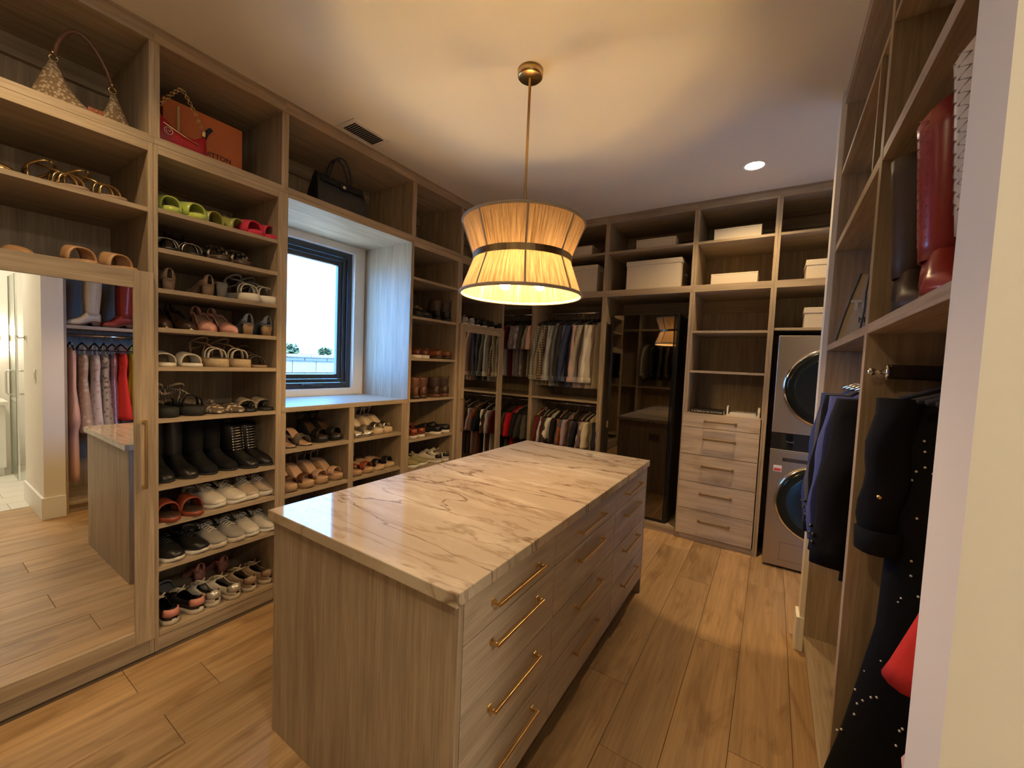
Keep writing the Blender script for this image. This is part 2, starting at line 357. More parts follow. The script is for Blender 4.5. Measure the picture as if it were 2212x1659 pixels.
bx('wall', (-20, -15, 9.6, 14.5, -.3, 1.55), plain('stucco', (.16, .13, .11), .9), nb)
MB().loft([[(-20.4, 9.2, 1.55), (-14.6, 9.2, 1.55), (-14.6, 14.9, 1.55), (-20.4, 14.9, 1.55)], [(-17.6, 10.5, 1.95), (-17.4, 10.5, 1.95), (-17.4, 13.8, 1.95), (-17.6, 13.8, 1.95)]]).build('roof', plain('roof_tile', (.15, .11, .085), .9), nb)
LEAF = plain('leaf', (.035, .06, .02), .8, noise=.4, scale=12)
def bush(x, y, zt, r, label):
    t = thing('tree', label, 'tree', (x, y, -.3))
    MB().tube([(x, y, -.3), (x+.05, y, zt*.5), (x, y, zt)], [.09, .06, .03]).build('trunk', plain('bark', (.2, .14, .09), .9), t)
    mb = MB()
    for k in range(240):
        a = random.random()*6.283; e = math.acos(2*random.random()-1); q = r*random.random()**.33
        c = Vector((x+q*math.sin(e)*math.cos(a), y+q*math.sin(e)*math.sin(a), zt+q*math.cos(e)*.7)); d = Vector((random.uniform(-1, 1), random.uniform(-1, 1), random.uniform(-.6, .6))).normalized()*.12; n_ = d.cross(Vector((.3, .2, 1))).normalized()*.06
        mb.add([c-d, c+n_, c+d, c-n_], [(0, 1, 2, 3)])
    mb.build('foliage', LEAF, t)['kind'] = 'stuff'
bush(-9.0, 6.35, 1.62, .32, 'leafy green tree behind the garden wall beside the neighbouring roof')
bush(-13.0, 10.05, 1.66, .28, 'small far tree in front of the neighbouring house')

# ================================================================== CABINETS
G_L = 'oak cabinets under the window wall'
def unit(name, label, cat, loc, group=None): return thing(name, label, cat, loc, 0, group)
XB = -.585      # back of left cabinets
# --- left upper run
ZU0, ZU1, ZUT = 2.512, 2.548, 2.977
def left_upper(y0, y1, label):
    t = unit('upper_cabinet', label, 'cabinet', (-.29, (y0+y1)/2, ZU0))
    bx('bottom_panel', (XB, 0, y0, y1, ZU0, ZU1), WY, t, .001); bx('top_panel', (XB, -.012, y0, y1, 2.979, 3.0), WY, t)
    bx('back_panel', (XB-.008, XB, y0, y1, ZU0, 3.0), WZ, t); bx('back_rail', (XB, XB+.03, y0+.0205, y1-.0205, 2.885, 2.978), WY, t)
    for a, b in ((y0, y0+.0205), (y1-.0205, y1)): bx('side_panel', (XB, -.002, a, b, ZU1, 2.979), WZ, t, .001)
    bx('face_rail', (-.012, .004, y0, y1, 2.977, 3.036), WY, t)
    return t
YS = [.20, .9105, 1.524, 2.568, 3.1805, 4.152]
for a, b, l in zip(YS[:-1], YS[1:], ['oak overhead cubby holding the patterned hobo bag', 'oak overhead cubby holding the red chain bag', 'wide oak overhead cubby above the window', 'empty oak overhead cubby beside the window bay', 'oak overhead cubby in the room corner behind the pendant']):
    left_upper(a, b, l)
o = MB().box(-.03, .006, .20, 4.165, 3.037, 3.05).build('trim_1', WY, None); o['kind'] = 'structure'; o['label'] = 'thin oak scribe strip along the ceiling over the shoe wall'
def shelf_y(t, y0, y1, ztop, th=.022, x0=XB, x1=-.002): return bx('shelf', (x0, x1, y0, y1, ztop-th, ztop), WY, t, .001)
def left_lower(y0, y1, label, shelves, iy0, iy1, name='shoe_cabinet', top=2.47, kick=.1, cat='cabinet'):
    t = unit(name, label, cat, (-.29, (y0+y1)/2, 0))
    bx('side_panel', (XB, 0, y0, iy0, 0, 2.511), WZ, t, .001); bx('side_panel', (XB, 0, iy1, y1, 0, 2.511), WZ, t, .001)
    bx('top_panel', (XB, 0, iy0, iy1, top, 2.511), WY, t, .001); bx('back_panel', (XB-.008, XB, y0, y1, 0, 2.511), WZ, t)
    bx('kick_board', (-.02, -.003, iy0, iy1, 0, kick-.024), WY, t); shelf_y(t, iy0, iy1, kick, x1=.004)
    for s_ in shelves: shelf_y(t, iy0, iy1, s_)
    return t
SB = [2.219, 2.030, 1.835, 1.643, 1.451, 1.190, .849, .656, .433]
left_lower(.9045, 1.519, 'tall oak shoe cabinet with ten open shelves beside the window', SB, .9226, 1.486)
ta = left_lower(.20, .9035, 'oak cabinet with a tall mirrored door below shoe shelves', [2.209, 1.885], .222, .8855, 'mirror_cabinet')
def mirror_door(t, y0, y1, z0, z1, st, rl_t, rl_b, hy, hz0, hz1, label):
    d = bx('mirror', (.012, .0165, y0+st, y1-st, z0+rl_b, z1-rl_t), MIRROR, t); d['label'] = label
    for a, b in ((y0, y0+st), (y1-st, y1)): bx('door_stile', (.004, .024, a, b, z0, z1), WZ, t, .0015)
    for a, b in ((z0, z0+rl_b), (z1-rl_t, z1)): bx('door_rail', (.004, .024, y0+st, y1-st, a, b), WY, t, .0015)
    bar_handle(t, '+x', .024, hy, (hz0, hz1), vertical=True)
def bar_handle(t, face, p, q, rng, vertical=False, zc=None, mat=None):
    """square bar pull; face = direction it stands off"""
    mat = mat or BRASS; a, b = rng; s = .0055; off = .032; mb = MB()
    def bb(d0, d1, l0, l1, c0, c1):
        if face == '+x': return mb.box(p+d0, p+d1, *( (c0, c1, l0, l1) if vertical else (l0, l1, c0, c1)))
        return mb.box(*((c0, c1) if vertical else (l0, l1)), p-d1, p-d0, *((l0, l1) if vertical else (c0, c1)))
    c = q if vertical else zc
    bb(off-.011, off, a, b, c-s, c+s)
    for e in (a, b-.011): bb(0, off-.011, e, e+.011, c-s, c+s)
    for e in (a-.004, b-.015): bb(0, .004, e, e+.019, c-s-.004, c+s+.004)
    return mb.build('handle', mat, t, bevel=.0012)
mirror_door(ta, .222, .899, .088, 1.90, .073, .083, .068, .862, .865, 1.19, 'tall mirror set in the door')
# --- window bench
tc_ = unit('window_bench', 'oak bench cabinet with shoe cubbies under the window sill', 'cabinet', (-.29, 2.03, 0))
bx('side_panel', (XB, 0, 1.5195, 1.548, 0, 1.173), WZ, tc_, .001); bx('side_panel', (XB, 0, 2.491, 2.5445, 0, 1.173), WZ, tc_, .001)
bx('divider', (XB, 0, 2.0, 2.042, 0, 1.173), WZ, tc_, .001); bx('sill', (XB, .004, 1.5195, 2.5445, 1.1735, 1.206), WY, tc_, .002)
bx('back_panel', (XB-.008, XB, 1.52, 2.5445, 0, 1.173), WZ, tc_)
for a, b in ((1.548, 2.0), (2.042, 2.491)):
    for s_ in (.935, .648, .36, .1): shelf_y(tc_, a, b, s_, .025)
    bx('kick_board', (-.02, -.003, a, b, 0, .074), WY, tc_)
bx('niche_side', (XB, 0, 1.5195, 1.5445, 1.2065, 2.511), WZ, tc_, .001); bx('niche_side', (XB, 0, 2.546, 2.5635, 0, 2.511), WZ, tc_, .001)
bx('niche_top', (XB, 0, 1.545, 2.546, 2.489, 2.511), WY, tc_, .001)
# --- D
left_lower(2.564, 3.166, 'tall oak shoe cabinet of sparse shelves past the window niche', [2.222, 1.90, 1.55, 1.198, .853, .582], 2.5775, 3.132)
# --- E
te = left_lower(3.167, 3.93, 'oak corner cabinet with a mirrored door reflecting the shirts', [2.222, 1.885], 3.20, 3.892, 'mirror_cabinet')
mirror_door(te, 3.172, 3.91, .088, 1.90, .078, .075, .068, 3.222, .865, 1.178, 'mirror reflecting the hanging shirts')
# --- back upper run
def back_upper(x0, x1, label):
    t = unit('upper_cabinet', label, 'cabinet', ((x0+x1)/2, 4.45, 2.25))
    y1 = 4.745
    bx('bottom_panel', (x0, x1, YB, y1, 2.252, 2.312), WX, t, .001); bx('top_panel', (x0, x1, YB+.012, y1, 2.979, 3.0), WX, t)
    bx('back_panel', (x0, x1, y1, y1+.008, 2.252, 3.0), WZ, t); bx('back_rail', (x0+.021, x1-.021, y1-.018, y1, 2.88, 2.978), WX, t)
    for a, b in ((x0, x0+.021), (x1-.021, x1)): bx('side_panel', (a, b, YB+.002, y1, 2.312, 2.979), WZ, t, .001)
    bx('shelf', (x0+.021, x1-.021, YB+.004, y1-.018, 2.675, 2.697), WX, t, .001); bx('face_rail', (x0, x1, YB-.004, YB+.012, 2.977, 3.036), WX, t)
for a, b, l in [(.012, 1.061, 'oak overhead shelf unit above the shirts behind the pendant lamp'), (1.0615, 1.886, 'oak overhead shelf unit above the dark garment steamer'), (1.8865, 2.504, 'oak overhead shelf unit above the drawer tower'), (2.5045, 3.36, 'oak overhead shelf unit above the laundry tower')]: back_upper(a, b, l)
o = MB().box(.0, 3.36, YB-.006, YB+.03, 3.037, 3.05).build('trim_2', WX, None); o['kind'] = 'structure'; o['label'] = 'thin oak scribe strip along the ceiling over the back shelves'
# --- back lower: hanging bays
def rod(t, p0, p1, r=.0125):
    mb = MB().tube([p0, p1], r, 10); mb.build('rail', CHROME, t, smooth=True)
th = unit('hanging_cabinet', 'open oak hanging cabinet with two rails of shirts in the corner', 'cabinet', (.23, 4.45, 0))
Y1 = 4.745
bx('back_panel', (-.58, 1.061, Y1, Y1+.008, 0, 2.251), WZ, th)
bx('side_panel', (-.58, -.562, YB, Y1, 0, 2.251), WZ, th); bx('divider', (.222, .262, YB, Y1, 0, 2.251), WZ, th, .001); bx('side_panel', (1.04, 1.061, YB, Y1, 0, 2.251), WZ, th, .001)
for a, b in ((-.562, .222), (.262, 1.04)):
    bx('shelf', (a, b, YB, Y1, 1.162, 1.184), WX, th, .001); bx('shelf', (a, b, YB, Y1, .078, .1), WX, th, .001); bx('kick_board', (a, b, YB+.004, YB+.02, 0, .078), WX, th)
    rod(th, (a, 4.43, 2.13), (b, 4.43, 2.13)); rod(th, (a, 4.43, 1.105), (b, 4.43, 1.105))
# --- steamer bay
tb = unit('steamer_cabinet', 'open oak bay around the dark garment steamer', 'cabinet', (1.47, 4.45, 0))
bx('side_panel', (1.0615, 1.082, YB, Y1, 0, 2.251), WZ, tb, .001); bx('side_panel', (1.8655, 1.8855, YB, Y1, 0, 2.251), WZ, tb, .001)
bx('bottom_panel', (1.082, 1.8655, YB-.002, Y1, .05, .078), WX, tb, .001); bx('kick_board', (1.082, 1.8655, YB+.004, YB+.02, 0, .05), WX, tb); bx('back_panel', (1.0615, 1.8855, Y1, Y1+.008, 0, 2.251), WZ, tb); bx('back_rail', (1.082, 1.8655, Y1-.018, Y1, 2.13, 2.25), WX, tb)
# --- drawer tower
td = unit('drawer_tower', 'oak tower of five brass-handled drawers below open shelves', 'cabinet', (2.19, 4.45, 0))
bx('side_panel', (1.8865, 1.907, YB, Y1, 0, 2.251), WZ, td, .001); bx('side_panel', (2.483, 2.504, YB, Y1, 0, 2.251), WZ, td, .001); bx('back_panel', (1.8865, 2.504, Y1, Y1+.008, 0, 2.251), WZ, td)
for s_ in (1.905, 1.548, 1.165): bx('shelf', (1.907, 2.483, YB+.002, Y1, s_-.02, s_), WX, td, .001)
bx('back_rail', (1.907, 2.483, Y1-.018, Y1, 2.13, 2.25), WX, td); bx('kick_board', (1.907, 2.483, YB-.002, YB+.018, 0, .05), WX, td)
zs_ = [1.166, 1.037, .792, .543, .292, .052]
for a, b in zip(zs_[1:], zs_[:-1]):
    d = bx('drawer_front', (1.877, 2.492, YB-.024, YB-.004, a+.0022, b-.0022), DX, td, .0012)
    zc_ = b-.062 if b - a < .14 else b-.093
    if b - a < .14: zc_ = (a+b)/2
    h_ = bar_handle(d, '-y', YB-.024, None, (2.058, 2.31), zc=zc_, mat=BRONZE)
MB().box(2.483, 2.504, YB-.024, YB, 0, 1.166).build('filler_strip', WZ, td)
# --- laundry bay
tw = unit('laundry_cabinet', 'oak laundry bay with a shelf above the stacked washer', 'cabinet', (2.95, 4.45, 0))
bx('side_panel', (2.5045, 2.525, YB-.02, Y1, 0, 2.251), WZ, tw, .001); bx('side_panel', (3.34, 3.36, YB, Y1, 0, 2.251), WZ, tw)
bx('shelf', (2.525, 3.34, YB, Y1, 1.903, 1.925), WX, tw, .001); bx('back_panel', (2.5045, 3.36, Y1, Y1+.008, 0, 2.251), WZ, tw)

# ================================================================== RIGHT CABINETS
XRB = 3.40
def right_cab(y0, y1, label, name):
    t = unit(name, label, 'cabinet', (3.1, (y0+y1)/2, 0)); th_ = .02
    bx('side_panel', (XR, XRB, y0, y0+th_, 0, H-.06), WZ, t, .001); bx('side_panel', (XR, XRB, y1-th_, y1, 0, H-.06), WZ, t, .001)
    a, b = y0+th_, y1-th_
    bx('back_panel', (XRB, XRB+.008, y0, y1, 0, H-.06), WZ, t)
    for z1_, th2 in ((.1, .022), (1.712, .03), (2.24, .036), (2.625, .02)): bx('shelf', (XR+.001, XRB, a, b, z1_-th2, z1_), WY, t, .001)
    bx('top_panel', (XR, XRB, a, b, H-.082, H-.06), WY, t); bx('face_rail', (XR-.006, XR, y0, y1, H-.075, H-.001), WY, t)
    bx('kick_board', (XR+.036, XR+.052, a, b, 0, .077), WY, t)
    rod(t, (3.07, a, 1.63), (3.07, b, 1.63), .014)
    return t
rc1 = right_cab(1.056, 1.86, 'tall oak hanging cabinet of dresses next to the cream wall end', 'dress_cabinet')
rc2 = right_cab(1.8605, 2.956, 'tall oak hanging cabinet of navy coats next to the short wall', 'coat_cabinet')
bx('divider', (XR, XRB, 1.995, 2.015, 2.2405, 2.60), WZ, rc2)
vr = thing('valet_rod', 'dark pull-out valet rod with a chrome ball end under the boot shelf', 'rod', (2.83, 1.805, 1.565))
MB().ball((2.792, 1.805, 1.565), .012).build('knob', CHROME, vr, smooth=True)
MB().tube([(2.80, 1.805, 1.565), (2.822, 1.805, 1.565)], .006).build('stem', CHROME, vr, smooth=True)
MB().lathe([(.001, 0), (.026, 0), (.026, .006), (.001, .006)], (2.822, 1.805, 1.565), 20, 'x').build('flange', CHROME, vr, smooth=True)
MB().box(2.828, 3.20, 1.792, 1.818, 1.545, 1.588).build('housing', plain('valet_housing', (.10, .075, .065), .18, .8), vr, bevel=.006)
MB().box(2.90, 3.15, 1.818, 1.8395, 1.553, 1.578).build('bracket', BLACKP, vr)

# ================================================================== SOUTH CABINET (seen in the reflections)
so = unit('hanging_cabinet', 'oak hanging cabinet of jackets seen reflected in the smoked mirror', 'cabinet', (.9, -.65, 0)); YS_ = -.42
bx('back_panel', (-.58, 2.2, -.985, -.977, 0, 2.99), WZ, so)
for x_ in (-.58, .14, 1.2, 2.18): bx('side_panel', (x_, x_+.02, -.977, YS_, 0, 2.99), WZ, so)
for z_ in (.1, 1.17, 2.35, 2.99):
    for a, b in ((-.56, .14), (.16, 1.2), (1.22, 2.18)): bx('shelf', (a, b, -.977, YS_, z_-.022, z_), WX, so)
for a, b in ((.16, 1.2), (1.22, 2.18)): rod(so, (a, -.7, 2.14), (b, -.7, 2.14))

# ================================================================== ISLAND
IX0, IX1, IY0, IY1 = .905, 1.867, 1.024, 2.996
isl = unit('island_cabinet', 'large oak island with twelve brass-handled drawers', 'cabinet', (1.386, 2.01, 0))
bx('end_panel', (IX0, IX1, IY0, IY0+.02, 0, .8805), WZ, isl, .0015); bx('end_panel', (IX0, IX1, IY1-.02, IY1, 0, .8805), WZ, isl, .0015)
bx('body', (IX0+.02, IX1-.022, IY0+.02, IY1-.02, .1, .8805), WZ, isl); bx('back_panel', (IX0, IX0+.02, IY0+.02, IY1-.02, 0, .8805), WZ, isl)
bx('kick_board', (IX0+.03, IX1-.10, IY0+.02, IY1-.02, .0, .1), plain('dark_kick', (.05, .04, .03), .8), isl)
ycs = [IY0+.0215, 1.612, 2.352, IY1-.0215]; zcs = [.878, .748, .535, .325, .112]
for a, b in zip(ycs[:-1], ycs[1:]):
    for z0, z1 in zip(zcs[1:], zcs[:-1]):
        d = bx('drawer_front', (IX1-.02, IX1, a+.0022, b-.0022, z0+.0022, z1-.0022), DY, isl, .0012)
        hc = (a+b)/2; zc_ = (z0+z1)/2 if z1 > .85 else z1-.062
        hl = .148 if b-a < .7 else .152
        bar_handle(d, '+x', IX1, None, (hc-hl, hc+hl), zc=zc_)
mb = MB()
for yy in (1.8, 2.7): mb.box(1.70, 1.78, yy, yy+.06, .012, .1)
mb.build('levelling_block', BLACKP, isl)
ot = bx('outlet_plate', (1.30, 1.42, IY1, IY1+.005, .66, .74), plain('outlet_brown', (.16, .11, .08), .5), isl)
top = MB().box(IX0-.012, 1.8755, 1.004, 3.016, .881, .921).build('island_countertop', QUARTZ, None, bevel=.003)
tag(top, 'polished cream quartzite countertop with brown veins on the island', 'countertop')
# move the origin to the slab
# ================================================================== APPLIANCES
st = thing('garment_steamer', 'tall dark mirror-fronted garment steamer in the oak bay', 'steamer', (1.475, 4.43, .078))
bx('body', (1.17, 1.782, 4.192, 4.70, .09, 2.066), BLACKP, st, .004)
bx('mirror_door', (1.172, 1.748, 4.168, 4.189, .112, 2.062), SMOKE, st, .003); bx('door_edge', (1.749, 1.778, 4.168, 4.19, .112, 2.062), BLACKG, st, .004)
bx('base', (1.18, 1.775, 4.20, 4.68, .0785, .112), BLACKP, st); bx('door_edge', (1.148, 1.1715, 4.172, 4.19, .112, 2.062), BLACKP, st, .003)
bx('latch_plate', (1.150, 1.168, 4.164, 4.171, .93, 1.0), STEEL, st, .002)
wt = thing('laundry_tower', 'steel washer and dryer tower with round black doors', 'washing machine', (2.912, 4.35, 0))
WX0, WX1, WYF = 2.564, 3.262, 4.02
bx('body', (WX0+.006, WX1-.006, WYF+.03, 4.70, .02, 1.848), DARKSTEEL, wt, .004); bx('foot_plinth', (WX0+.03, WX1-.03, WYF+.05, 4.66, 0, .02), BLACKP, wt)
bx('dryer_front', (WX0, WX1, WYF, WYF+.03, 1.085, 1.852), STEEL, wt, .006); bx('washer_front', (WX0, WX1, WYF, WYF+.03, .02, .955), STEEL, wt, .006)
bx('control_panel', (WX0, WX1, WYF+.001, WYF+.03, .957, 1.083), BLACKG, wt, .004)
GLZ = plain('door_glass', (.010, .013, .012), .12, Specular_IOR_Level=.25)
for zc_ in (1.45, .56):
    cx_ = 2.918
    d = MB().lathe([(.302, 0), (.306, -.012), (.298, -.022), (.288, -.024)], (cx_, WYF, zc_), 64, 'y').build('door_ring', CHROME, wt, smooth=True)
    MB().lathe([(.289, -.0), (.288, -.026), (.262, -.034), (.235, -.036), (.215, -.033), (.19, -.022), (.12, -.018), (.05, -.016), (.002, -.016)], (cx_, WYF, zc_), 64, 'y').build('door_glass', GLZ, d, smooth=True)
    MB().torus((cx_, WYF-.033, zc_), .225, .006, 64, 6, 'y').build('inner_rim', plain('inner_rim', (.03, .04, .038), .12, .6), d, smooth=True)
    MB().lathe([(.001, .0), (.05, .0), (.055, -.018), (.001, -.02)], (cx_-.285, WYF-.004, zc_), 20, 'y')
MB().box(WX0+.045, WX0+.30, WYF-.001, WYF+.002, .83, .935).build('dispenser_drawer', STEEL, wt, bevel=.003)
MB().box(WX0+.085, WX0+.26, WYF-.008, WYF-.001, .862, .892).build('dispenser_grip', DARKSTEEL, wt, bevel=.004)
stk = bx('energy_sticker', (WX0+.03, WX0+.085, WYF-.0015, WYF-.0003, .775, .825), plain('sticker_white', (.75, .7, .65), .6), wt)
bx('sticker_band', (WX0+.034, WX0+.081, WYF-.0024, WYF-.0015, .780, .803), plain('sticker_red', (.6, .08, .05), .6), stk)
mb = MB(); ring_ = (WX0+.11, WX0+.35, .075, .215)
for a in ((ring_[0], ring_[1], ring_[2], ring_[2]+.002), (ring_[0], ring_[1], ring_[3], ring_[3]+.002), (ring_[0], ring_[0]+.002, ring_[2], ring_[3]), (ring_[1], ring_[1]+.002, ring_[2], ring_[3])): mb.box(a[0], a[1], WYF-.001, WYF+.001, a[2], a[3])
mb.build('filter_hatch', DARKSTEEL, wt)
GREYTXT = plain('grey_print', (.16, .16, .16), .6)
lettering('ThinQ', .020, GREYTXT, wt, (WX0+.125, WYF, 1.018), '-y')
mb = MB()
for zz in (1.03, .985): mb.torus((WX0+.30, WYF, zz), .009, .001, 14, 4, 'y').box(WX0+.289, WX0+.311, WYF-.001, WYF+.001, zz-.018, zz-.016)
mb.build('control_icon', GREYTXT, wt)

# ================================================================== LAMPS
PX, PY = 1.393, 2.026
pen = thing('pendant_lamp', 'hourglass string-shade pendant lamp on a brass stem', 'lamp', (PX, PY, 3.05))
MB().lathe([(.001, 3.012), (.058, 3.012), (.064, 3.018), (.066, 3.049), (.001, 3.0495)], (PX, PY, 0), 40).build('canopy', BRASS, pen, smooth=True)
MB().tube([(PX, PY, 3.012), (PX, PY, 2.07)], .0075, 10).build('stem', BRASS, pen, smooth=True)
ZT, ZM, ZB, RT, RM, RB_ = 2.268, 2.088, 1.905, .318, .250, .318
sh = MB().lathe([(RT + (RM-RT)*k/8, ZT + (ZM-ZT)*k/8) for k in range(9)], (PX, PY, 0), 72).build('shade', SHADE, pen, smooth=True); sh['label'] = 'upper cone of the string shade'
sh2 = MB().lathe([(RM + (RB_-RM)*k/8, ZM + (ZB-ZM)*k/8) for k in range(9)], (PX, PY, 0), 72).build('shade', SHADE, pen, smooth=True); sh2['label'] = 'lower cone of the string shade'
for o_, s_ in ((sh, 1), (sh2, 1)): pass
MB().torus((PX, PY, ZT), RT, .0075, 72, 8).build('rim', TRIMTAPE, pen, smooth=True); MB().torus((PX, PY, ZB), RB_, .0085, 72, 8).build('rim', TRIMTAPE, pen, smooth=True)
MB().lathe([(RM+.004, ZM-.016), (RM+.010, ZM-.016), (RM+.010, ZM+.016), (RM+.004, ZM+.016)], (PX, PY, 0), 72).build('waist_band', BRONZE, pen, smooth=False)
for k in range(8):
    a = R(-100 + 45*k); c_, s_ = math.cos(a), math.sin(a)
    mb = MB().tube([(PX+c_*(RT+.001), PY+s_*(RT+.001), ZT), (PX+c_*(RM+.001), PY+s_*(RM+.001), ZM)], .0048, 6).tube([(PX+c_*(RM+.001), PY+s_*(RM+.001), ZM), (PX+c_*(RB_+.001), PY+s_*(RB_+.001), ZB)], .0048, 6)
    mb.build('rib', TRIMTAPE, pen)
BULB = emit('bulb_glow', (1.0, .63, .25), 290)
for k in range(4):
    a = R(20 + 90*k); c_, s_ = math.cos(a), math.sin(a)
    MB().tube([(PX, PY, 2.235), (PX+c_*RT, PY+s_*RT, ZT-.002)], .004, 5).build('spoke', BRASS, pen)
for k in range(3):
    a = R(55 + 120*k); bxp, byp = PX+.11*math.cos(a), PY+.11*math.sin(a)
    MB().tube([(PX, PY, 2.075), (PX+.06*math.cos(a), PY+.06*math.sin(a), 2.07), (bxp, byp, 2.055)], .006, 6).tube([(bxp, byp, 2.06), (bxp, byp, 2.01)], .016, 10).build('socket_arm', BRASS, pen, smooth=True)
    MB().ball((bxp, byp, 1.975), .031, 14, 10, (1, 1, 1.15)).build('bulb', BULB, pen, smooth=True)
MB().lathe([(.001, 2.225), (.03, 2.225), (.03, 2.245), (.001, 2.245)], (PX, PY, 0), 20).build('hub', BRASS, pen, smooth=True)
def can_light(x, y, label, watts, cone=40, wide=140):
    t = thing('recessed_light', label, 'light', (x, y, H), 0, 'recessed ceiling lights')
    MB().lathe([(.085, H-.0005), (.083, H-.004), (.062, H-.002), (.060, H-.0005)], (x, y, 0), 36).build('trim_ring', WHITE, t, smooth=True)
    MB().lathe([(.060, H-.0012), (.001, H-.0012)], (x, y, 0), 36).build('lens', emit('downlight', (1, .86, .66), 40), t)
    for nm, sz, e in (('downlight_beam', cone, watts*1.7), ('downlight_flood', wide, watts)):
        l = bpy.data.lights.new(nm, 'SPOT'); l.energy = e; l.spot_size = R(sz); l.spot_blend = .06 if sz < 60 else .6; l.shadow_soft_size = .05; l.color = WARM
        o = bpy.data.objects.new(nm, l); col.objects.link(o); o.location = (0, 0, -.02); o.parent = t
can_light(2.333, 3.647, 'round recessed light in the ceiling before the laundry tower', 46, 33)
can_light(1.75, -.05, 'round recessed light in the ceiling over the doorway', 30, 33)
can_light(.50, .45, 'round recessed light in the ceiling before the mirrored door', 22, 33)
# ceiling vent
vt = thing('ceiling_vent', 'white ceiling vent with slanted louvres above the window', 'vent', (.115, 1.99, H))
mb = MB(); x0, x1, y0, y1 = .012, .212, 1.835, 2.135
mb.box(x0, x1, y0, y0+.032, H-.007, H-.001).box(x0, x1, y1-.032, y1, H-.007, H-.001).box(x0, x0+.036, y0+.032, y1-.032, H-.007, H-.001).box(x1-.036, x1, y0+.032, y1-.032, H-.007, H-.001)
VW = plain('vent_white', (.72, .68, .6), .6)
mb.build('frame', VW, vt, bevel=.002); bx('duct_shade', (x0+.036, x1-.036, y0+.032, y1-.032, H-.0015, H-.0008), plain('duct_shade_dark', (.012, .011, .010), .9), vt)  # dark sheet below the solid ceiling stands in for the shaded duct depth
for k in range(14):
    yy = y0+.040+k*.0168
    MB().add([(x0+.036, yy+.010, H-.002), (x1-.036, yy+.010, H-.002), (x1-.036, yy, H-.0095), (x0+.036, yy, H-.0095), (x0+.036, yy+.0125, H-.002), (x1-.036, yy+.0125, H-.002), (x1-.036, yy+.0025, H-.0095), (x0+.036, yy+.0025, H-.0095)], [(0,1,2,3),(7,6,5,4),(0,4,5,1),(3,2,6,7),(0,3,7,4),(1,5,6,2)]).build('slat', VW, vt)
#@@OBJECTS@@
# ================================================================== BATHROOM beyond the opening (seen in the mirror)
TILE = plain('bath_tile', (.74, .71, .64), .35, noise=.06, scale=3); BWALL = plain('bath_wall', (.80, .78, .72), .6)
bf = struct('floor_bath', (3.2855, 5.4, -1.0, 2.3, -.12, -.008), plain('grout', (.5, .47, .42), .9), 'pale tiled bathroom floor')
for i in range(9):
    for j in range(4):
        y0 = -1.0 + j*.9 - (.45 if i % 2 else 0)
        a, b = max(y0, -1.0), min(y0+.897, 2.3)
        if b - a > .05: bx('tile', (3.287+i*.235, 3.287+i*.235+.232, a, b, -.0078, 0), TILE, bf)
struct('wall_bath', (5.28, 5.4, -1.0, 2.42, -.12, H), BWALL, 'bathroom wall behind the vanity')
struct('wall_shower', (3.57, 5.28, 2.3, 2.42, -.12, H), TILE, 'tiled shower wall')
struct('wall_entry', (XW, 2.88, -1.0, -.30, -.006, H), WALL, 'short wall beside the bathroom opening')
sd = thing('shower_door', 'clear glass shower door with a chrome pull', 'door', (4.63, .98, 0))
MB().box(4.45, 4.86, .976, .984, .012, 2.28).build('pane', GLASSG, sd)
MB().box(4.442, 4.4495, .972, .988, .012, 2.28).build('edge_seal', BLACKP, sd); MB().box(4.436, 4.4415, .974, .990, .012, 2.28).build('edge_strip', CHROME, sd)
MB().box(4.862, 4.874, .972, .988, 0, 2.28).build('wall_channel', STEEL, sd)
MB().tube([(4.50, .99, 1.22), (4.50, 1.04, 1.22), (4.50, 1.05, 1.20), (4.50, 1.05, .98), (4.50, 1.04, .96), (4.50, .99, .96)], .009, 8).build('handle', CHROME, sd, smooth=True)
MB().tube([(4.50, .97, 1.22), (4.50, .92, 1.22), (4.50, .91, 1.20), (4.50, .91, .98), (4.50, .92, .96), (4.50, .97, .96)], .009, 8).build('handle', CHROME, sd, smooth=True)
mb = MB(); 
va = thing('bathroom_vanity', 'white vanity with a pale top beyond the shower glass', 'vanity', (5.0, .4, 0))
bx('cabinet', (4.78, 5.265, -.3, .93, .1, .82), WHITE, va, .003); bx('plinth', (4.84, 5.26, -.28, .92, 0, .1), WHITE, va); bx('top', (4.75, 5.265, -.32, .95, .82, .86), plain('vanity_top', (.85, .82, .76), .2), va, .003)
bs = thing('backsplash', 'taupe tile backsplash above the vanity', 'backsplash', (5.272, .4, .861))
for i in range(8): bx('tile', (5.268, 5.279, -.3+i*.155, -.3+i*.155+.152, .862, 1.18), plain('splash_tile', (.40, .34, .28), .3, noise=.15, scale=5), bs)
vm = thing('bathroom_mirror', 'framed mirror above the vanity', 'mirror', (5.27, .3, 1.25))
bx('glass', (5.262, 5.268, -.2, .84, 1.27, 1.94), MIRROR, vm); ring(MB(), 5.255, 5.279, -.22, .86, 1.25, 1.96, .02).build('frame', DARKSTEEL, vm)
sc_ = thing('wall_sconce', 'glowing wall sconce beside the bathroom mirror', 'lamp', (5.27, .93, 1.55))
bx('backplate', (5.262, 5.279, .905, .955, 1.45, 1.65), BRONZE, sc_)
for zz in (1.42, 1.62): MB().lathe([(.001, zz), (.04, zz), (.04, zz+.12), (.001, zz+.12)], (5.22, .93, 0), 16).build('globe', emit('sconce_glow', (1, .82, .6), 26), sc_, smooth=True)
hk = thing('robe_hook', 'small chrome robe hook on the cream wall', 'hook', (3.42, .924, 1.58))
MB().box(3.40, 3.44, .914, .9245, 1.56, 1.60).tube([(3.42, .914, 1.585), (3.42, .88, 1.575), (3.42, .865, 1.60)], .006, 6).build('hook', CHROME, hk)
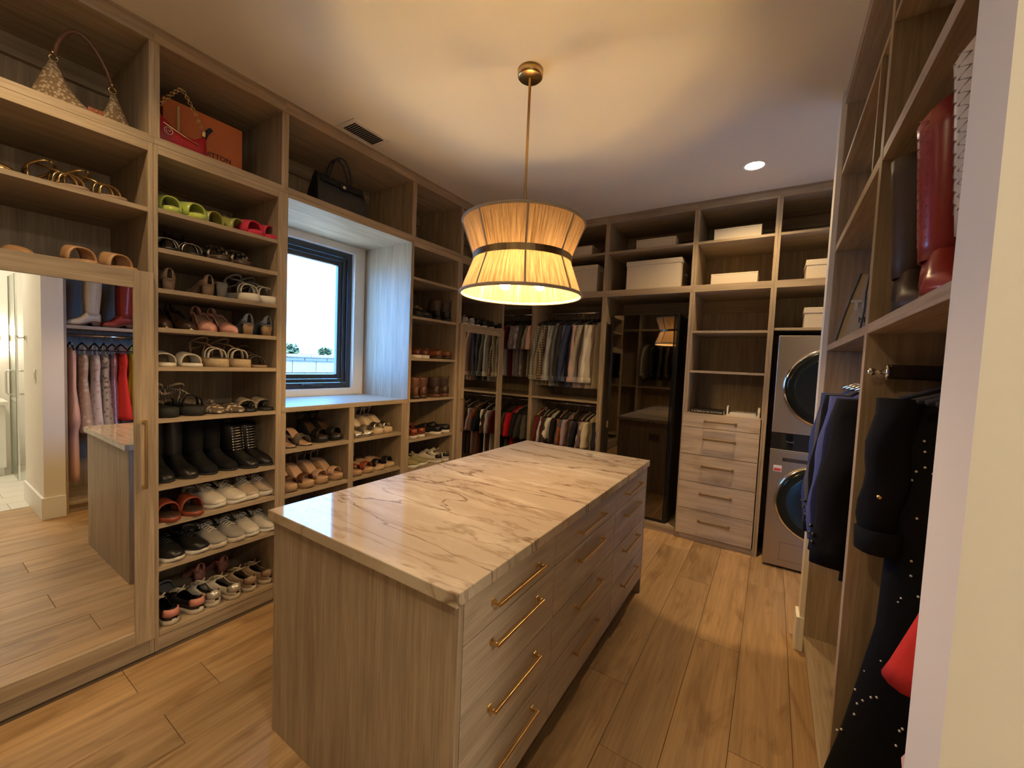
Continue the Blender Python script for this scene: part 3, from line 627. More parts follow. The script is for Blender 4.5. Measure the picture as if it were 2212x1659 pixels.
sw = thing('light_switch', 'white light switch plate on the cream wall', 'switch', (3.04, .92, 1.245))
bx('plate', (3.005, 3.075, .919, .9245, 1.188, 1.303), WHITE, sw, .002); bx('rocker', (3.024, 3.056, .916, .919, 1.212, 1.278), WHITE, sw, .001)
bl_d = bpy.data.lights.new('bath_ceiling_lamp', 'AREA'); bl_d.shape = 'DISK'; bl_d.size = .5; bl_d.energy = 30; bl_d.color = (1, .88, .68)
bl = bpy.data.objects.new('bath_ceiling_lamp', bl_d); col.objects.link(bl)
bcl = thing('ceiling_lamp', 'flush round lamp on the bathroom ceiling', 'lamp', (4.3, .3, H))
MB().lathe([(.001, H-.05), (.25, H-.05), (.27, H-.03), (.27, H-.001)], (4.3, .3, 0), 32).build('diffuser', emit('bath_diffuser', (1, .9, .72), 4), bcl, smooth=True)
bl.parent = bcl; bl.location = (0, 0, -.06)

# ================================================================== SHOES
TS = [0, .03, .1, .3, .5, .7, .85, .95, 1.0]
WS = [.010, .021, .032, .029, .034, .045, .039, .026, .008]
WP = [.010, .020, .029, .025, .032, .041, .026, .011, .003]
def smooth(a, b, t):
    u = min(1, max(0, (t-a)/(b-a))); return u*u*(3-2*u)
def hw(t, p=0, k=1.0): return k*float(np.interp(t, TS, WP if p else WS))
def footbed(hh, pl): return lambda t: pl + (hh-pl) * (1 - smooth(.22, .72, t))
def solep(mb, L, zb, zt, p=0, k=1.0, t0=0, t1=1, n=13):
    rings = []
    for i in range(n+1):
        t = t0+(t1-t0)*i/n; w_ = hw(t, p, k); x = (t-.5)*L
        rings.append([(x, -w_, zb(t)), (x, w_, zb(t)), (x, w_*1.02, (zb(t)+zt(t))/2), (x, w_*.97, zt(t)), (x, -w_*.97, zt(t)), (x, -w_*1.02, (zb(t)+zt(t))/2)])
    mb.loft(rings); return mb
def vamp(mb, L, base, topf, t0, t1, n=8, m=8, p=0, k=1.0, op=None, pw=.75):
    b0 = len(mb.v)
    for i in range(n+1):
        t = t0+(t1-t0)*i/n; e_ = .3 if t > .999 else 1.0; w_ = hw(t, p, k)*e_; x = (t-.5)*L
        for j in range(m+1):
            a = math.pi*j/m
            mb.v.append((x, -w_*math.copysign(abs(math.cos(a))**.8, math.cos(a)), base(t)+max(0, math.sin(a))**pw*(topf(t)-base(t))*e_))
    for i in range(n):
        tm = t0+(t1-t0)*(i+.5)/n
        for j in range(m):
            if op and op[0] < tm < op[1] and abs(j+.5-m/2) < op[2]: continue
            q = b0+i*(m+1)+j; mb.f.append((q, q+1, q+m+2, q+m+1))
    return mb
def pf(pts): xs, ys = zip(*pts); return lambda t: float(np.interp(t, xs, ys))
Z0 = lambda t: 0.0
def S_sneaker(L=.275, sole=.028, hi=1.0):
    s = pf([(0, sole), (.6, sole*.85), (.9, sole*.8), (1, sole)])
    P = {}
    P['sole'] = (solep(MB(), L, pf([(0, .004), (.1, 0), (.85, 0), (1, .012)]), s, 0, 1.05), 0)
    P['upper'] = (vamp(MB(), L, s, pf([(0, .055*hi), (.04, .074*hi), (.15, .076*hi), (.35, .070*hi), (.5, .088*hi), (.62, .080*hi), (.8, .060), (.93, .048), (1, .03)]), .0, 1, 18, 12, 0, 1, (.115, .50, 3.2)), .004)
    P['insole'] = (solep(MB(), L, s, lambda t: s(t)+.006, 0, .9, .03, .95), 0)
    lm = MB(); topf = pf([(.42, .082), (.5, .090), (.62, .082), (.75, .068)])
    for q in range(5):
        t = .47+.055*q; x = (t-.5)*L; z = topf(t)*hi+.006
        lm.tube([(x-.004, -.02, z-.008), (x, 0, z+.003), (x+.004, .02, z-.004)], .0036, 5)
    x = (.47-.5)*L; z = .100*hi
    for s_ in (-1, 1): lm.tube([(x, 0, z), (x+.012, s_*.018, z+.008), (x+.026, s_*.028, z-.002), (x+.014, s_*.012, z-.004), (x, 0, z)], .0032, 4)
    P['laces'] = (lm, 0)
    P['tongue'] = (MB().loft([[((t-.5)*L, -.017, zz), ((t-.5)*L, .017, zz), ((t-.5)*L, .017, zz+.004), ((t-.5)*L, -.017, zz+.004)] for t, zz in ((.72, .064), (.55, .082*hi), (.42, .090*hi), (.34, .106*hi))]), 0)
    ht = [(.15, -1), (.09, -1), (.045, -1), (.015, -1), (0, -.5), (0, .5), (.015, 1), (.045, 1), (.09, 1), (.15, 1)]
    P['heel_tab'] = (MB().loft([[((t-.5)*L-.003+(.006 if q else 0), sg*hw(t)*1.04*(.86 if q else 1), .044 if not q else (.078*hi if t < .1 else .068*hi)) for t, sg in ht] for q in (0, 1)], closed=False), .003)
    return P
def S_slide(L=.26, th=.022, st=(.46, .76), sth=.062, loop=False, thong=False):
    P = {'sole': (solep(MB(), L, Z0, pf([(0, th), (1, th)])), 0)}
    P['footbed'] = (solep(MB(), L, pf([(0, th), (1, th)]), pf([(0, th+.003), (1, th+.003)]), 0, .92, .03, .97), 0)
    P['strap'] = (vamp(MB(), L, pf([(0, th*.6), (1, th*.6)]), lambda t: th+sth*(1-(t-.6)*.7), st[0], st[1], 5, 10, 0, 1.04), .005)
    return P
def S_sandal(L=.26, th=.014, pl=None, ankle=True):
    pl = pl or th
    P = {'sole': (solep(MB(), L, Z0, pf([(0, pl*1.15), (.5, pl), (1, pl*.9)]), 0, 1.03), 0)}
    b = lambda t: pl
    sm = MB()
    for a, z in ((.60, .055), (.72, .048)): vamp(sm, L, b, lambda t: pl+z, a, a+.05, 2, 10, 0, 1.02)
    P['toe_strap'] = (sm, .004)
    if ankle:
        am = MB(); pts = [((.14-.5)*L+.055*math.cos(a), .036*math.sin(a), pl+.075+.030*math.cos(a)) for a in [2*math.pi*k/16 for k in range(17)]]
        am.tube(pts, .0055, 6)
        for s_ in (-1, 1): am.tube([((.10-.5)*L, s_*.027, pl), ((.14-.5)*L, s_*.035, pl+.075)], .005, 6)
        am.tube([((.30-.5)*L, -.034, pl+.08), ((.45-.5)*L, 0, pl+.07), ((.60-.5)*L, .01, pl+.05)], .005, 6)
        P['ankle_strap'] = (am, 0)
    return P
def S_heel(L=.24, hh=.085, pl=.006, point=1, heel='block', closed=True, wedge=False, ankle=False, st=(.66, .84, .044)):
    f = footbed(hh, pl); P = {}
    if wedge:
        P['wedge_sole'] = (solep(MB(), L, pf([(0, 0), (.9, 0), (1, .012)]), f, 0, 1.03), 0)
        P['footbed'] = (solep(MB(), L, f, lambda t: f(t)+.003, 0, .93, .03, .97), 0)
    else:
        P['sole'] = (solep(MB(), L, lambda t: f(t)-.006, f, point), 0)
        P['footbed'] = (solep(MB(), L, f, lambda t: f(t)+.002, point, .9, .02, .97), 0)
        w_ = .022 if heel == 'block' else .008; hm = MB(); x0 = -.5*L+.012
        hm.loft([[(x0, -w_*.8, 0), (x0+w_*1.6, -w_*.8, 0), (x0+w_*1.6, w_*.8, 0), (x0, w_*.8, 0)], [(x0-.008, -.022, hh-.006), (x0+.045, -.02, hh-.012), (x0+.045, .02, hh-.012), (x0-.008, .022, hh-.006)]])
        P['heel'] = (hm, 0)
    if closed:
        P['upper'] = (vamp(MB(), L, f, lambda t: f(t)+pf([(0, .048), (.1, .05), (.4, .028), (.6, .045), (.8, .036), (1, .012)])(t), 0, 1, 16, 10, point, 1.0, (.05, .60, 4.2 if True else 3)), .003)
    else:
        P['strap'] = (vamp(MB(), L, f, lambda t: f(t)+st[2], st[0], st[1], 5, 10, point and 0, 1.03), .003)
    if ankle:
        am = MB(); zz = hh+.058
        am.tube([((.14-.5)*L+.05*math.cos(a), .034*math.sin(a), zz+.028*math.cos(a)) for a in [2*math.pi*k/16 for k in range(17)]], .005, 6)
        for s_ in (-1, 1): am.tube([((.08-.5)*L, s_*.026, hh), ((.12-.5)*L, s_*.033, zz)], .0045, 6)
        P['ankle_strap'] = (am, 0)
    return P
def S_flat(L=.25, point=1):
    P = {'sole': (solep(MB(), L, Z0, pf([(0, .012), (.3, .008), (1, .006)]), point), 0)}
    P['upper'] = (vamp(MB(), L, pf([(0, .008), (1, .006)]), pf([(0, .05), (.1, .055), (.35, .035), (.55, .042), (.62, .046), (.8, .036), (1, .012)]), 0, 1, 16, 10, point, 1, (.05, .58, 4.0)), .003)
    P['insole'] = (solep(MB(), L, pf([(0, .010), (1, .006)]), pf([(0, .014), (1, .009)]), point, .9, .03, .9), 0); return P
def S_oxford(L=.29):
    s = pf([(0, .026), (.28, .026), (.34, .012), (1, .012)]); P = {}
    P['sole'] = (solep(MB(), L, pf([(0, 0), (.27, 0), (.33, .004), (.85, 0), (1, .006)]), s, 0, 1.04), 0)
    P['upper'] = (vamp(MB(), L, s, pf([(0, .06), (.04, .078), (.2, .08), (.35, .078), (.5, .088), (.65, .075), (.82, .055), (.95, .042), (1, .02)]), 0, 1, 18, 12, 0, 1, (.08, .46, 3.0)), .004)
    lm = MB()
    for q in range(4): lm.tube([((.48+.05*q-.5)*L, -.016, .084-.004*q), ((.48+.05*q-.5)*L, 0, .091-.004*q), ((.48+.05*q-.5)*L, .016, .084-.004*q)], .002, 5)
    P['laces'] = (lm, 0); P['insole'] = (solep(MB(), L, s, lambda t: s(t)+.005, 0, .9, .03, .9), 0); return P
def S_boot(L=.27, h=.17, hh=.03, flare=1.0, stitch=False, point=0, pull=True):
    f = footbed(hh, .012); P = {}
    P['sole'] = (solep(MB(), L, lambda t: max(0, f(t)-.013) if t > .26 else 0, f, point, 1.04), 0)
    P['foot'] = (vamp(MB(), L, f, lambda t: f(t)+pf([(0, .06), (.1, .085), (.22, .098), (.4, .088), (.55, .060), (.7, .046), (.85, .036), (1, .014)])(t), 0, 1, 16, 12, point, 1), .003)
    rings = []; cx = (.20-.5)*L
    for k in range(9):
        u = k/8; z = hh+.05+(h-hh-.05)*u; rx = .052+.006*math.sin(u*3)+.012*(flare-1)*u*4; ry = .036+.016*u*flare
        rings.append([(cx+.012*(1-u)+rx*math.cos(a), ry*math.sin(a), z+(.018*math.cos(2*a) if k == 8 and stitch else 0)) for a in [2*math.pi*q/16 for q in range(16)]])
    P['shaft'] = (MB().loft(rings, caps=False), .004)
    if stitch:
        sm = MB()
        for s_ in (-1, 1):
            for q in range(2):
                pts = []
                for k in range(25):
                    u = .12+.85*k/24; z = hh+.05+(h-hh-.05)*u; a = (math.pi/2)*s_+(.35 if k % 2 else -.1)+(q*.5-.2)*1.2
                    rx = .054+.006*math.sin(u*3)+.012*(flare-1)*u*4; ry = .038+.016*u*flare
                    pts.append((cx+.012*(1-u)+rx*math.cos(a), ry*math.sin(a), z))
                sm.tube(pts, .0016, 4)
        for q in range(2):
            pts = [(cx+(.056)*math.cos(a), .046*math.sin(a), hh+.06+(h-hh-.06)*u) for u, a in [(.1+.85*k/24, (.4 if k % 2 else .05)+(q*.6-.4)) for k in range(25)]]
            sm.tube(pts, .0016, 4)
        P['stitching'] = (sm, 0)
    if pull: P['pull_tab'] = (MB().tube([(cx-.05, 0, h-.01), (cx-.062, 0, h+.014), (cx-.05, 0, h+.012)], .004, 5), 0)
    return P
def S_lacedboot(): 
    P = S_boot(.27, .23, .03); lm = MB()
    for k in range(9):
        z = .09+.015*k; x = -.005-.002*k
        lm.tube([(x, -.026, z), (x+.016, 0, z+.004), (x, .026, z)], .0035, 5)
        for s_ in (-1, 1): lm.ball((x-.002, s_*.028, z), .006, 6, 4)
    P['laces'] = (lm, 0); return P
STY = {'sneaker': S_sneaker(), 'runner': S_sneaker(.275, .036, 1.05), 'slide': S_slide(), 'puffslide': S_slide(.26, .024, (.42, .84), .064), 'slim_slide': S_slide(.26, .014, (.48, .78), .052),
       'sandal': S_sandal(), 'platform': S_sandal(.26, .045, .045), 'pump': S_heel(), 'blockmule': S_heel(.24, .085, .006, 0, 'block', False, st=(.6, .8, .05)), 'puffmule': S_heel(.24, .06, .006, 0, 'block', False, st=(.5, .88, .066)), 'slingback': S_heel(.24, .06, .006, 1, 'block', True),
       'wedge': S_heel(.25, .115, .03, 0, wedge=True, closed=False), 'wedge_strap': S_heel(.25, .125, .038, 0, wedge=True, closed=False, ankle=True), 'flat': S_flat(), 'roundflat': S_flat(.25, 0), 'oxford': S_oxford(), 'boot': S_boot(), 'chelsea': S_boot(.28, .17, .028),
       'tallboot': S_boot(.27, .33, .04, 1.1, False), 'kneeboot': S_boot(.27, .40, .05, 1.25, False, 1), 'cowboot': S_boot(.28, .40, .045, 1.3, True, 1), 'lacedboot': S_lacedboot(), 'espadrille': S_heel(.25, .055, .03, 0, wedge=True, closed=False)}
SME = {}
for k, P in STY.items():
    for pn, (mb, so_) in P.items():
        me = mb.mesh(pn, True); me.materials.append(None); SME[k, pn] = (me, so_)
MLAST = {}
def shoe(style, cols, x, y, z, rot, label, group, tilt=0):
    t = thing('shoe', label, 'shoe', (x, y, z+.0005), R(rot), group)
    t.scale = (1.08, 1.1, 1.08)
    if style in ('kneeboot', 'cowboot', 'tallboot'): t.scale = (1.0, 1.05, 1.05)
    for pn in STY[style]:
        me, so_ = SME[style, pn]
        c = cols.get(pn, cols.get('*'))
        link(pn, me, c, t, solid=so_)
    return t
L_ = leather
BLK_ = L_((.012, .012, .013), .35); WHT = L_((.68, .63, .55), .6); CRM = L_((.62, .54, .43), .6); TAN = L_((.42, .24, .12), .5); BRN = L_((.12, .05, .028), .4); DBR = L_((.05, .028, .02), .4)
OXB = L_((.11, .025, .016), .35); NUDE = L_((.55, .36, .25), .5); RUB = plain('white_rubber', (.74, .70, .62), .6); CORK = plain('cork', (.36, .23, .13), .9, noise=.3, scale=180); JUTE = plain('jute', (.52, .40, .26), .95, noise=.25, bump=.6, scale=160)
BRUB = plain('black_rubber', (.02, .02, .02), .8); LIME = plain('lime_satin', (.44, .56, .10), .25, Sheen_Weight=.3); OLV = plain('olive_satin', (.36, .36, .11), .3); PINK = fabric((.62, .05, .10)); BLUSHL = L_((.66, .34, .28), .5)
CLEAR = plain('clear_vinyl', (.5, .45, .4), .08, Transmission_Weight=.8); GLIT = fabric((.55, .53, .5), 'sequin', (.85, .83, .8)); GREYK = fabric((.30, .28, .26)); SNAKE = fabric((.12, .09, .07), 'snake', (.55, .45, .34)); DENIM = fabric((.15, .17, .22)); STRIPE = fabric((.05, .04, .04), 'stripe', (.6, .5, .4), sc=3)
REDBR = L_((.26, .06, .03), .35); TAUPE = L_((.30, .20, .14), .55); OLIVK = fabric((.30, .27, .14)); ROSE = L_((.60, .25, .20), .5); GREYL = L_((.34, .32, .30), .6)
def pair(style, cols, x, ys, z, label, rot=0, tilt=0):
    for i, y in enumerate(ys): shoe(style, cols, x + random.uniform(-.008, .008), y, z, rot + (4 if i else -4) + random.uniform(-3, 3), label, 'pair: '+' '.join(label.split()[:5]), tilt)
fx = -.15
# --- tall shoe cabinet, top to bottom
pair('puffslide', {'*': LIME, 'footbed': L_((.6, .5, .25))}, fx+.01, (.975, 1.075), SB[0], 'lime green satin slide on the top shelf of the tall shoe cabinet', 12)
pair('puffmule', {'*': OLV, 'strap': OLV, 'footbed': plain('yellow_insole', (.62, .5, .08), .5)}, fx-.02, (1.17, 1.275), SB[0], 'olive yellow satin mule between the lime and pink slides', 18)
pair('puffslide', {'*': PINK}, fx, (1.362, 1.447), SB[0], 'puffy hot pink slide on the top shelf next to the window', 14)
pair('sandal', {'*': BLK_, 'toe_strap': SILVER, 'ankle_strap': BLK_}, fx, (.98, 1.075), SB[1], 'black sandal with thin silver toe straps', 6)
pair('slide', {'*': DBR, 'strap': fabric((.03, .025, .02), 'dots', (.5, .42, .32)), 'footbed': TAUPE}, fx, (1.20, 1.30), SB[1], 'dark brown slide with a studded pale print', 10)
pair('slingback', {'*': TAUPE}, fx-.06, (1.0, 1.16), SB[2], 'taupe suede slingback standing at the back of its shelf', 180)
pair('blockmule', {'*': GREYK}, fx-.10, (1.255,), SB[2], 'single grey fabric mule beside the taupe slingbacks', 180)
pair('platform', {'*': JUTE, 'sole': RUB, 'toe_strap': WHT, 'ankle_strap': GREYL}, fx+.01, (1.352, 1.44), SB[2], 'white-soled platform sandal with grey ankle straps', 8)
pair('pump', {'*': DBR, 'sole': GOLD}, fx, (.965, 1.06), SB[3], 'dark brown pump with a gold edged sole', 4)
pair('pump', {'*': BLUSHL, 'footbed': TAUPE, 'upper': BLUSHL}, fx+.01, (1.16, 1.255), SB[3], 'blush pink pointed pump with a bow', 6)
pair('slingback', {'*': DENIM, 'heel': CORK, 'footbed': DENIM}, fx+.01, (1.355, 1.44), SB[3], 'slate slingback turned heel outward with a cork heel', 178)
pair('slim_slide', {'*': WHT, 'sole': RUB}, fx, (.972, 1.068), SB[4], 'white embossed leather slide beside the espadrille sandals', 4)
pair('platform', {'*': CRM, 'sole': JUTE, 'toe_strap': WHT, 'ankle_strap': TAUPE}, fx+.01, (1.185, 1.30), SB[4], 'cream espadrille platform sandal with wide taupe straps', 12)
pair('sandal', {'*': L_((.10, .07, .06)), 'sole': TAUPE}, fx, (1.40,), SB[4], 'single dark brown flat sandal at the end of the espadrille shelf', 10)
pair('platform', {'*': BLK_, 'toe_strap': BLK_, 'ankle_strap': STRIPE, 'sole': BRUB}, fx+.01, (.972, 1.075), SB[5], 'black chunky platform sandal with white piping', 8)
pair('roundflat', {'*': SNAKE, 'sole': BRUB, 'insole': TAN}, fx, (1.19, 1.27), SB[5], 'snakeskin print ballet flat', 14)
pair('slim_slide', {'*': BLK_, 'strap': STRIPE}, fx, (1.355, 1.44), SB[5], 'flat black slide with a striped woven strap', 8)
pair('tallboot', {'*': BLK_, 'sole': BRUB}, fx-.02, (.97, 1.06), SB[6], 'plain black suede boot at the dark end of the boot shelf', 8)
pair('tallboot', {'*': fabric((.012, .012, .014)), 'sole': BRUB}, fx-.03, (1.16, 1.255), SB[6], 'black knit boot beside the studded lace-up boots', 12)
pair('lacedboot', {'*': BLK_, 'laces': SILVER, 'sole': BRUB}, fx-.01, (1.355, 1.438), SB[6], 'black lace-up boot with silver studs', 14)
pair('slide', {'*': REDBR, 'footbed': DBR}, fx+.02, (.972, 1.07), SB[7], 'glossy red brown slide on a low shelf', 6)
pair('sneaker', {'*': GREYL, 'laces': WHT}, fx-.23, (1.0,), SB[7], 'single grey sneaker behind the red brown slides', 170)
pair('sneaker', {'*': WHT, 'sole': RUB, 'laces': CRM, 'insole': GREYK}, fx, (1.17, 1.258), SB[7], 'clean white sneaker beside the red brown slides', 24)
pair('runner', {'*': TAUPE, 'upper': L_((.46, .38, .30), .7), 'sole': RUB, 'laces': WHT, 'insole': GREYK}, fx-.01, (1.358, 1.442), SB[7], 'taupe running shoe with a brown toe guard', 16)
pair('sneaker', {'*': BLK_, 'sole': RUB}, fx+.01, (.972, 1.07), SB[8], 'black slip-on sneaker with a white sole edge', 20)
pair('runner', {'*': GREYK, 'sole': CRM, 'laces': WHT, 'tongue': GREYK, 'heel_tab': WHT}, fx+.01, (1.165, 1.258), SB[8], 'grey knit running shoe with cream laces', 20)
pair('sneaker', {'*': L_((.58, .54, .48), .6), 'sole': RUB, 'laces': WHT, 'insole': GREYK}, fx, (1.355, 1.443), SB[8], 'off-white leather trainer near the window end', 18)
pair('sneaker', {'*': BLK_, 'sole': CRM, 'heel_tab': ROSE, 'laces': CRM, 'insole': BLK_}, fx, (.972, 1.065), .1, 'black and pink trainer turned heel outward', 190)
pair('sneaker', {'*': WHT, 'sole': CRM, 'heel_tab': GLIT, 'laces': CRM, 'insole': DBR}, fx, (1.16, 1.247), .1, 'white trainer with a silver glitter heel', 192)
pair('sneaker', {'*': CRM, 'sole': CRM, 'upper': L_((.46, .36, .26), .6), 'heel_tab': TAUPE, 'laces': CRM, 'insole': BLK_}, fx-.01, (1.35, 1.44), .1, 'cream trainer with a brown heel patch', 194)
pair('roundflat', {'*': GREYL}, fx-.27, (.985, 1.075), .1, 'grey flat in the back row of the lowest shelf', 180)
pair('pump', {'*': ROSE}, fx-.28, (1.22, 1.33), .1, 'dusty rose heel in the back row of the lowest shelf', 180)
# --- mirror-door cabinet shelves
pair('sandal', {'*': GOLD, 'sole': TAUPE}, fx+.01, (.62, .735), 2.209, 'metallic gold sandal above the tall mirror', 30)
pair('roundflat', {'*': GOLD}, fx, (.42,), 2.209, 'gold ballet flat at the far end above the tall mirror', 20)
pair('flat', {'*': TAN, 'sole': BRN}, fx+.02, (.355, .485), 1.9005-.0155, 'tan pointed flat resting over the mirrored door', 12)
pair('slide', {'*': L_((.52, .31, .17), .5), 'sole': TAN}, fx+.03, (.655, .775), 1.885, 'tan leather slide resting over the mirrored door', 20)
# --- bench cubbies
pair('blockmule', {'*': BLK_, 'strap': CLEAR, 'footbed': NUDE}, fx, (1.605, 1.70), .935, 'clear-strapped nude mule with a black sole', 6)
pair('wedge_strap', {'*': BLK_, 'footbed': DBR}, fx-.01, (1.82, 1.92), .935, 'black strappy wedge in the upper bench cubby', 16)
pair('wedge_strap', {'*': CORK, 'strap': BRN, 'ankle_strap': BRN, 'footbed': NUDE}, fx+.01, (1.605, 1.705), .648, 'brown strapped cork wedge in the lower bench cubby', 8)
pair('wedge_strap', {'*': CORK, 'wedge_sole': CORK, 'strap': NUDE, 'ankle_strap': TAUPE, 'footbed': NUDE}, fx, (1.815, 1.925), .648, 'nude strapped platform wedge with a tan sole', 16)
pair('wedge', {'*': SILVER, 'footbed': CRM, 'strap': CLEAR}, fx+.01, (2.095, 2.18), .935, 'silver wedge with clear straps in the bench', 8)
pair('wedge_strap', {'*': JUTE, 'strap': SILVER, 'ankle_strap': CRM, 'footbed': CRM}, fx, (2.285, 2.375), .935, 'jute platform wedge with silver straps', 14)
pair('espadrille', {'*': BRN, 'wedge_sole': CORK, 'strap': REDBR, 'footbed': NUDE}, fx+.01, (2.095, 2.19), .648, 'brown leather mule on a low cork sole', 8)
pair('espadrille', {'*': JUTE, 'strap': BLK_, 'footbed': NUDE}, fx, (2.30, 2.405), .648, 'black strapped mule on a jute sole', 16)
# --- second shoe cabinet
pair('sneaker', {'*': BLK_, 'upper': plain('patent', (.03, .028, .025), .12), 'laces': GOLD, 'sole': BRUB, 'tongue': GOLD}, fx, (2.66, 2.765), 1.90, 'patent black sneaker with gold laces', 20)
pair('boot', {'*': BLK_, 'shaft': DBR}, fx-.03, (2.93, 3.035), 1.90, 'polished black ankle boot next to the patent sneakers', 200)
pair('oxford', {'*': OXB, 'sole': RUB}, fx, (2.645, 2.735), 1.55, 'oxblood lace-up shoe with a white sole', 200)
pair('oxford', {'*': L_((.20, .065, .025), .3), 'sole': DBR}, fx-.01, (2.90, 3.03), 1.55, 'chestnut dress shoe with a polished heel', 200)
pair('boot', {'*': BRN, 'sole': DBR}, fx, (2.66, 2.745), 1.198, 'brown lace boot on the shelf beside the niche', 190)
pair('chelsea', {'*': DBR, 'sole': BRN}, fx-.01, (2.91, 3.02), 1.198, 'dark brown chelsea boot with a pull tab', 200)
pair('sneaker', {'*': REDBR, 'sole': RUB, 'laces': BRN}, fx, (2.65, 2.735), .853, 'red brown leather sneaker with a white sole', 190)
pair('oxford', {'*': BLK_, 'sole': RUB}, fx-.01, (2.93, 3.04), .853, 'black derby shoe with a cream sole', 205)
pair('runner', {'*': OLIVK, 'sole': RUB, 'laces': CRM}, fx, (2.66, 2.76), .582, 'olive running shoe on a white ridged sole', 40)
pair('slim_slide', {'*': BRUB}, fx-.26, (2.70, 2.80), .582, 'black rubber flip-flop behind the olive runners', 20)
pair('sneaker', {'*': WHT, 'sole': RUB, 'heel_tab': BLK_, 'laces': WHT}, fx, (2.95, 3.04), .582, 'white trainer with a dark heel badge', 200)
# --- corner cabinet
pair('sneaker', {'*': GREYL, 'sole': RUB}, fx+.02, (3.265, 3.345), 1.885, 'pale grey sneaker over the corner mirror door', 190)
pair('sneaker', {'*': BLK_, 'sole': RUB, 'laces': BLK_}, fx+.02, (3.455, 3.55), 1.885, 'black canvas sneaker with white sole over the corner mirror', 190)
pair('sneaker', {'*': fabric((.02, .02, .022)), 'sole': CRM, 'laces': BLK_}, fx+.03, (3.66, 3.80), 1.885, 'charcoal slip-on with a cream sole next to the corner stile', 215)
# --- boots on the right wall
rz = 1.712
for st_, cols_, y_, lab in [('kneeboot', {'*': L_((.05, .03, .022), .5), 'sole': BRUB}, 1.655, 'dark brown suede knee boot beside the red cowboy boots'),
    ('cowboot', {'*': L_((.30, .035, .03), .28), 'sole': BRN, 'stitching': L_((.42, .09, .07))}, 1.425, 'red cowboy boot with stitched shaft'),
    ('cowboot', {'*': L_((.60, .52, .40), .4), 'sole': BRN, 'stitching': TAUPE}, 1.195, 'cream cowboy boot with zigzag stitching')]:
    for x_ in (2.838, 2.945):
        o_ = shoe(st_, cols_, x_, y_ + random.uniform(-.006, .006), rz, 266 + random.uniform(-4, 4), lab, 'pair: '+' '.join(lab.split()[:5])); o_.scale = (.82, 1.0, 1.08)

# ================================================================== GARMENTS
def body_mesh(prof, folds=5, famp=.012, n=28, ph=0, wob=.0):
    """prof: list of (z, halfwidth_y, halfthick_x); a hanging cloth body"""
    rings = []; z_top = prof[0][0]; z_bot = prof[-1][0]
    zs = [p[0] for p in prof][::-1]; ws_ = [p[1] for p in prof][::-1]; ts = [p[2] for p in prof][::-1]
    m = 16
    for i in range(m+1):
        z = z_top+(z_bot-z_top)*i/m; u = i/m
        w_ = float(np.interp(z, zs, ws_)); t_ = float(np.interp(z, zs, ts))
        ring_ = []
        for k in range(n):
            a = 2*math.pi*k/n
            fo = famp*u*math.sin(folds*a+ph)*(.6+.4*math.sin(3*a+ph*2))
            y = w_*math.sin(a); x = (t_+fo)*math.cos(a)+wob*math.sin(u*3+ph)*.5
            ring_.append((x, y+famp*.6*u*math.sin(2*a+ph), z+ (.01*math.sin(folds*a+ph) if i == m else 0)))
        rings.append(ring_)
    return MB().loft(rings, caps=True)
def sleeve_mesh(side, L_s, w0=.055, w1=.036, bow=.02, top=(-.19, -.185), n=12, ph=0, out=.05):
    rings = []; m = 10
    for i in range(m+1):
        u = i/m; y = side*(-top[0]+out*math.sin(u*1.7)); z = top[1]-L_s*u+.03*(1-u)
        w_ = w0+(w1-w0)*u; t_ = .030-.006*u
        rings.append([(t_*math.cos(a)*(1+.25*math.sin(2*a+u*9+ph))+bow*math.sin(u*2.6+ph), y+w_*math.sin(a)+.006*math.sin(u*14+ph), z) for a in [2*math.pi*k/n for k in range(n)]])
    return MB().loft(rings, caps=True)
GM = {}
def reg(kind, parts):
    GM[kind] = []
    for pn, mb, so_ in parts:
        me = mb.mesh(pn, True); me.materials.append(None); GM[kind].append((pn, me, so_))
def collar(): return MB().torus((0, 0, -.095), .05, .012, 16, 6)
